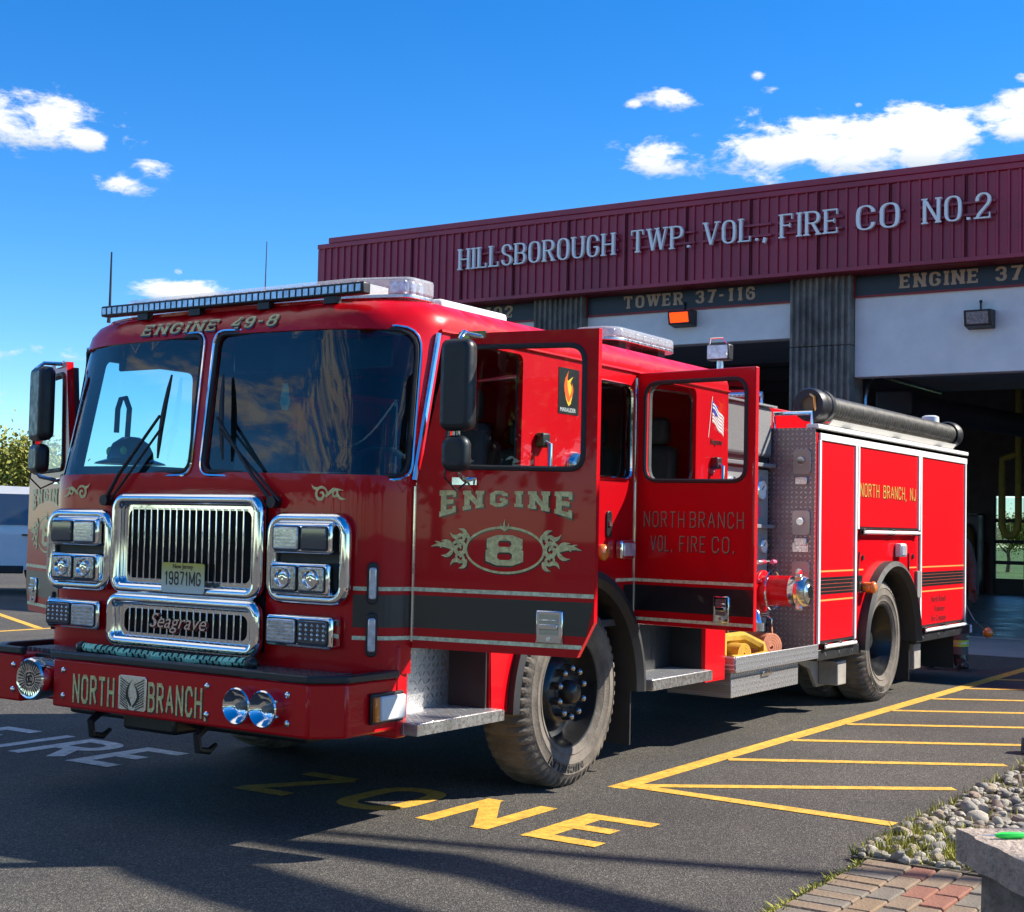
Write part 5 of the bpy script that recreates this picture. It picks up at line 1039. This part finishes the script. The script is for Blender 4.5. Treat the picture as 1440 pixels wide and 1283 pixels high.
# ------------------------------------------------------------------ person behind the truck
def person():
    t = thing('person', (-10.6, .75, 0), 'person in dark turnout trousers with lime bands and black boots behind the engine', 'person')
    V = {'pel': (0, 0, .98), 'ch': (0, 0, 1.25), 'nk': (.01, 0, 1.5), 'hd0': (.02, 0, 1.58), 'hd1': (.03, 0, 1.72), 'hl': (0, .12, .93), 'kl': (.04, .14, .52), 'al': (0, .15, .1), 'tl': (.2, .17, .05), 'hr': (0, -.12, .93), 'kr': (.02, -.13, .52), 'ar': (-.04, -.14, .1), 'tr': (.15, -.17, .05),
         'sl': (0, .2, 1.42), 'el': (-.03, .28, 1.12), 'wl': (.1, .27, .9), 'sr': (0, -.2, 1.42), 'er': (-.03, -.28, 1.12), 'wr': (.1, -.27, .9)}
    rad = {'pel': .16, 'ch': .17, 'nk': .065, 'hd0': .085, 'hd1': .095, 'hl': .115, 'kl': .085, 'al': .075, 'tl': .045, 'hr': .115, 'kr': .085, 'ar': .075, 'tr': .045, 'sl': .085, 'el': .065, 'wl': .05, 'sr': .085, 'er': .065, 'wr': .05}
    E_ = [('pel', 'ch'), ('ch', 'nk'), ('nk', 'hd0'), ('hd0', 'hd1'), ('pel', 'hl'), ('hl', 'kl'), ('kl', 'al'), ('al', 'tl'), ('pel', 'hr'), ('hr', 'kr'), ('kr', 'ar'), ('ar', 'tr'), ('ch', 'sl'), ('sl', 'el'), ('el', 'wl'), ('ch', 'sr'), ('sr', 'er'), ('er', 'wr')]
    for s, sy in (('l', 1), ('r', -1)):
        for i in range(5):
            a = 'f%s%d' % (s, i); w = V['w'+s]; l = (.07, .1, .11, .1, .08)[i]
            V[a] = (w[0]+.02+(.03 if i == 0 else 0), w[1]+sy*(.03-.016*i), w[2]-.06-(0 if i else -.03)); V[a+'e'] = (w[0]+.05+.01*i, w[1]+sy*(.035-.018*i), w[2]-.06-l); rad[a] = .012; rad[a+'e'] = .009
            E_ += [('w'+s, a), (a, a+'e')]
    ks = list(V); me = bpy.data.meshes.new('body'); me.from_pydata([V[k] for k in ks], [(ks.index(a), ks.index(b)) for a, b in E_], [])
    TO = mat('turnout_cloth', (.05, .045, .035), .9, var=.3, vs=12); me.materials.append(TO)
    o = bpy.data.objects.new('body', me); COL.objects.link(o); o.modifiers.new('skin', 'SKIN'); sv = me.skin_vertices[0].data
    for i, k in enumerate(ks): sv[i].radius = (rad[k], rad[k]); sv[i].use_root = (k == 'pel')
    o.modifiers.new('sub', 'SUBSURF').levels = 2; o.modifiers['sub'].render_levels = 2; o.parent = t
    LB = mat('lime_band', (.55, .75, .06), .5); SV = mat('silver_band', (.6, .6, .6), .4, .3)
    for s, sy in (('l', 1), ('r', -1)):
        x, y = (V['k'+s][0]*.4+V['a'+s][0]*.6, V['k'+s][1]*.5+V['a'+s][1]*.5)
        b = obj('trouser_cuff', MB().cyl((x, y, .17), (x+.01, y, .5), .1, .095, 18, False), mat('trouser_tan_grey', (.13, .12, .1), .9, var=.2), t, local=True); obj('reflective_band', MB().cyl((x, y, .26), (x+.004, y, .33), .103, .101, 18, False).cyl((x, y, .36), (x, y, .385), .101, .1, 18, False), LB, b); obj('silver_stripe', MB().cyl((x, y, .285), (x, y, .305), .1045, .1035, 18, False), SV, b)
        f = V['t'+s]; obj('boot', MB().ball((f[0]-.08, f[1], .055), .1, 16, 10, (1.6, .6, .62)).cyl((f[0]-.17, f[1], .05), (x, y, .2), .075, .085, 16).box(f[0]-.24, f[0]+.06, f[1]-.05, f[1]+.05, 0, .025), mat('black_leather', (.03, .03, .03), .3, 0, .3), t, local=True)
    obj('face', MB().ball((.045, 0, 1.66), .088, 16, 12, (.95, .8, 1.15)).ball((.135, 0, 1.655), .014, 8, 6, (1, .8, 1.4)), mat('skin', (.5, .3, .22), .6), t, local=True); obj('hair', MB().ball((.02, 0, 1.70), .1, 16, 12, (1, .88, .95)), mat('hair_brown', (.05, .03, .02), .8), t, local=True)
    t.rotation_euler = (0, 0, R(25))
person()
# ------------------------------------------------------------------ parked suv
def suv():
    t = thing('parked_suv', (-14.3, -20.2, 0), 'white parked suv with dark windows beyond the yellow hatching', 'suv')
    WP = mat('white_car_paint', (.86, .86, .84), .35, 0, 1); 
    prof = [(-2.35, .42), (-2.4, .75), (-2.38, 1.1), (-2.25, 1.72), (-2.0, 1.88), (-.2, 1.92), (.5, 1.84), (1.15, 1.22), (2.2, 1.08), (2.42, .9), (2.45, .45)]
    def loc(mb): return mb
    body = panel(roundpoly(prof, .12, 4), [], lambda u, v: (u, .95-.16*max(0, v-1.12), v), .14, 0); b2 = MB().join(body)
    low = MB(); P = roundpoly(prof, .12, 4); k = len(P); vs = [(u, .95-.16*max(0, v-1.12), v) for u, v in P]+[(u, -.95+.16*max(0, v-1.12), v) for u, v in P]
    low.add(vs, [(i, (i+1) % k, (i+1) % k+k, i+k) for i in range(k)]); low.join(body); low.join(MB().join(body).mirror())
    c = obj('car_body', low, WP, t, sm=40, local=True)
    for sg in (1, -1):
        for (a, b, c_2, d) in ((-2.05, -1.25, -2.12, -1.22), (-1.13, -.15, -1.13, -.12), (-.02, .75, -.02, .98)):
            W_ = MB().add([(c_2, sg*.957, 1.22), (d, sg*.957, 1.22), (b if b < .5 else .58, sg*.862, 1.77), (a, sg*.862, 1.77)], [(0, 1, 2, 3)]); obj('window', W_, DGLASS, t, local=True, sm=0)
        for x in (-.95, .25): obj('door_handle', MB().box(x-.2, x, sg*.955, sg*.985, 1.03, 1.06), BLK, t, .008, local=True)
        for x in (-1.2, -.07, 1.05): obj('door_seam', MB().box(x-.006, x+.006, sg*.951, sg*.955, .5, 1.2), BLK, t, local=True)
        obj('sill_trim', MB().box(-1.0, 1.0, sg*.93, sg*.975, .36, .5), BLK, t, .02, local=True)
        for x in (-1.45, 1.5):
            w = obj('wheel', MB().cyl((x, sg*.72, .37), (x, sg*.965, .37), .37, n=28), RUB, t, .03, local=True); obj('rim', MB().lathe([(0, .01), (.1, .012), (.22, .005), (.24, .0)], (x, sg*.966, .37), (0, sg, 0), 24), ALU, w)
        obj('tail_lamp', MB().box(-2.42, -2.2, sg*.8, sg*.945, 1.05, 1.3), mat('tail_red', (.4, .01, .01), .2, 0, 1), t, .03, local=True); obj('headlamp', MB().box(2.25, 2.44, sg*.6, sg*.9, .85, 1.0), CLEAR, t, .03, local=True)
    obj('windscreen', MB().add([(1.13, -.85, 1.25), (1.13, .85, 1.25), (.55, .72, 1.81), (.55, -.72, 1.81)], [(0, 1, 2, 3)]).xf(Matrix.Translation((.03, 0, .015))), DGLASS, t, local=True, sm=0)
    px_, py_ = CAMP.x+pix(-45, 720).x*29, CAMP.y+pix(-45, 720).y*29
    t.location = (px_, py_, 0); t.rotation_euler = (0, 0, math.atan2(CAMP.y-py_, CAMP.x-px_)-PI/2); t.scale = (1, 1, 1.05)
suv()
# ------------------------------------------------------------------ trees
def tree_mesh(seed, h, rad, nleaf, lm, leafsize):
    rn = random.Random(seed); tr = MB(); ends = []
    def limb(p, d, l, r, lev):
        q = p+d*l; mid = p.lerp(q, .5)+Vector((rn.gauss(0, .05), rn.gauss(0, .05), 0))*l; tr.tube([p, mid, q], [r, r*.8, r*.6], 6 if lev < 2 else 4)
        if lev >= 3: ends.append(q); return
        for _ in range(4 if lev else 6):
            a = rn.uniform(0, 6.28); dd = (d*.75+Vector((math.cos(a), math.sin(a), rn.uniform(-.1, .6)))*.7).normalized(); limb(p.lerp(q, rn.uniform(.55, 1)), dd, l*rn.uniform(.55, .75), r*.5, lev+1); 
        ends.append(q)
    limb(Vector((0, 0, -.05)), Vector((0, 0, 1)), h*.34, h*.03, 0)
    lf = MB()
    for _ in range(nleaf):
        e = ends[rn.randrange(len(ends))]; p = e+Vector((rn.gauss(0, 1), rn.gauss(0, 1), rn.gauss(0, .8)))*rad
        n_ = Vector((rn.gauss(0, 1), rn.gauss(0, 1), rn.gauss(0, 1)+.4)).normalized(); a = n_.orthogonal().normalized()*leafsize*rn.uniform(.6, 1.3); b = n_.cross(a)*.6
        lf.add([p-a, p-b, p+a, p+b], [(0, 1, 2, 3)])
    return mesh('trunk', tr, mat('bark', (.1, .075, .055), .95, var=.3, vs=6)), mesh('crown', lf, lm, 0)
L1 = mat('spring_leaf', (.27, .27, .04), .8, var=.45, vs=1.2); L2 = mat('mid_green_leaf', (.06, .11, .02), .8, var=.45, vs=1.2)
TA = tree_mesh(1, 6, .5, 9000, L1, .09); TB = tree_mesh(2, 9, .75, 9000, L2, .17)
def tree(x, y, s, kind, label, grp, rz=0):
    t = thing('tree', (x, y, 0), label, 'tree', grp); t.scale = (s, s, s); t.rotation_euler = (0, 0, rz)
    A = TA if kind == 0 else TB
    obj('trunk', A[0], None, t, local=True); obj('crown', A[1], None, t, local=True)
d_ = lambda u, dist: (CAMP.x+pix(u, 720).x*dist, CAMP.y+pix(u, 720).y*dist)
x, y = d_(12, 58); tree(x, y, 1.0, 0, 'yellow green spring tree showing just above the white suv', None, .5)
x, y = d_(-60, 62); tree(x, y, .95, 0, 'yellow green spring tree standing beyond the frame of the lot', 'trees along the far side of the lot', 1.9)
x, y = d_(-170, 64); tree(x, y, .9, 0, 'yellow green spring tree standing beyond the frame of the lot', 'trees along the far side of the lot', 3.1)
x, y = d_(240, 75); tree(x, y, .82, 0, 'small tree seen through the windshield and the open passenger door', None, 2.2)
for k, (xx, yy) in enumerate([(-52, -9), (-55, -3), (-50, 3), (-57, 8), (-53, -16)]): tree(xx, yy, .5+.06*k, 0, 'tree behind the station seen through the rear bay windows', 'trees behind the station', k)
for k in range(20): tree(29+3*math.sin(k*2.1), -40+4.4*k, .95+.15*math.sin(k*1.7), 1, 'green tree across the street in front of the engine', 'trees across the street', k*.9)

def shadow_tree():  # invented unseen tree, limbs laid out to throw the shadow streaks
    t = thing('added_shadow_tree', (-9.6, 13.6, 0), 'bare tree added out of view, its limbs shaped to cast shadow streaks on the asphalt', 'tree')
    BK = mat('caster_bark', (.14, .12, .1), .9, var=.3, vs=6, bump=.6, bs=20)
    up_ = lambda x, y, h: (x-KX*h*1.75, y+KY*h*1.75, h*1.75)
    obj('trunk', MB().tube([(-9.6, 13.6, -.05), (-9.5, 13.5, 2.4), (-9.3, 13.3, 4.8), (-9.1, 13.1, 6.4)], [.36, .32, .27, .2], 12), BK, t)
    for pts, rs in (([(-9.2, 13.2, 5.6), up_(-1.5, 5.3, 4.9), up_(-.95, 3.63, 4.8), up_(-.44, 2.25, 4.6), up_(0, .78, 4.4), up_(.2, .2, 4.4)], [.09, .07, .06, .055, .045, .03]),
                    ([(-9.25, 13.25, 5.0), up_(.1, 4.6, 4.4), up_(.3, 3.3, 4.1), up_(.22, 2.5, 3.9), up_(.12, 2.0, 3.7), up_(.1, 1.6, 3.6), up_(.2, 1.1, 3.5), up_(.3, .7, 3.5)], [.2, .16, .12, .13, .12, .15, .11, .05]),
                    ([(-9.3, 13.3, 4.6), up_(1.0, 4.4, 4.0), up_(1.05, 2.8, 3.8), up_(1.0, 2.0, 3.7), up_(.93, 1.4, 3.6), up_(.86, .95, 3.5), up_(.8, .5, 3.5)], [.22, .2, .18, .19, .2, .2, .12])):
        obj('limb', MB().tube(pts, rs, 10), BK, t)
shadow_tree()

def locker(x, y, k):
    t = thing('gear_locker', (x, y, 0), ['grey gear locker beside the glazed back door', 'grey gear locker with a yellow coat, next to the first locker', 'grey gear locker at the far end of the row'][k], 'locker', 'gear lockers inside the bay')
    G_ = mat('locker_grey', (.22, .22, .23), .5, .3)
    obj('frame', MB().box(x, x+.5, y, y+.04, .02, 2.0).box(x, x+.5, y+.76, y+.8, .02, 2.0).box(x, x+.5, y, y+.8, 1.96, 2.0).box(x, x+.03, y, y+.8, .02, 2.0), G_, t)
    obj('coat', MB().tube([(x+.25, y+.4, 1.75), (x+.25, y+.4, 1.5), (x+.25, y+.4, .8)], [.08, .22, .26], 12), mat('coat_tan', (.25, .2, .08), .9) if k != 1 else mat('coat_yellow', (.5, .42, .05), .9), t); obj('boots', MB().cyl((x+.3, y+.3, .02), (x+.3, y+.3, .35), .09, n=10).cyl((x+.3, y+.52, .02), (x+.3, y+.52, .35), .09, n=10), BLK, t)
for k in range(3): locker(-30.9, -5.05-.85*k, k)
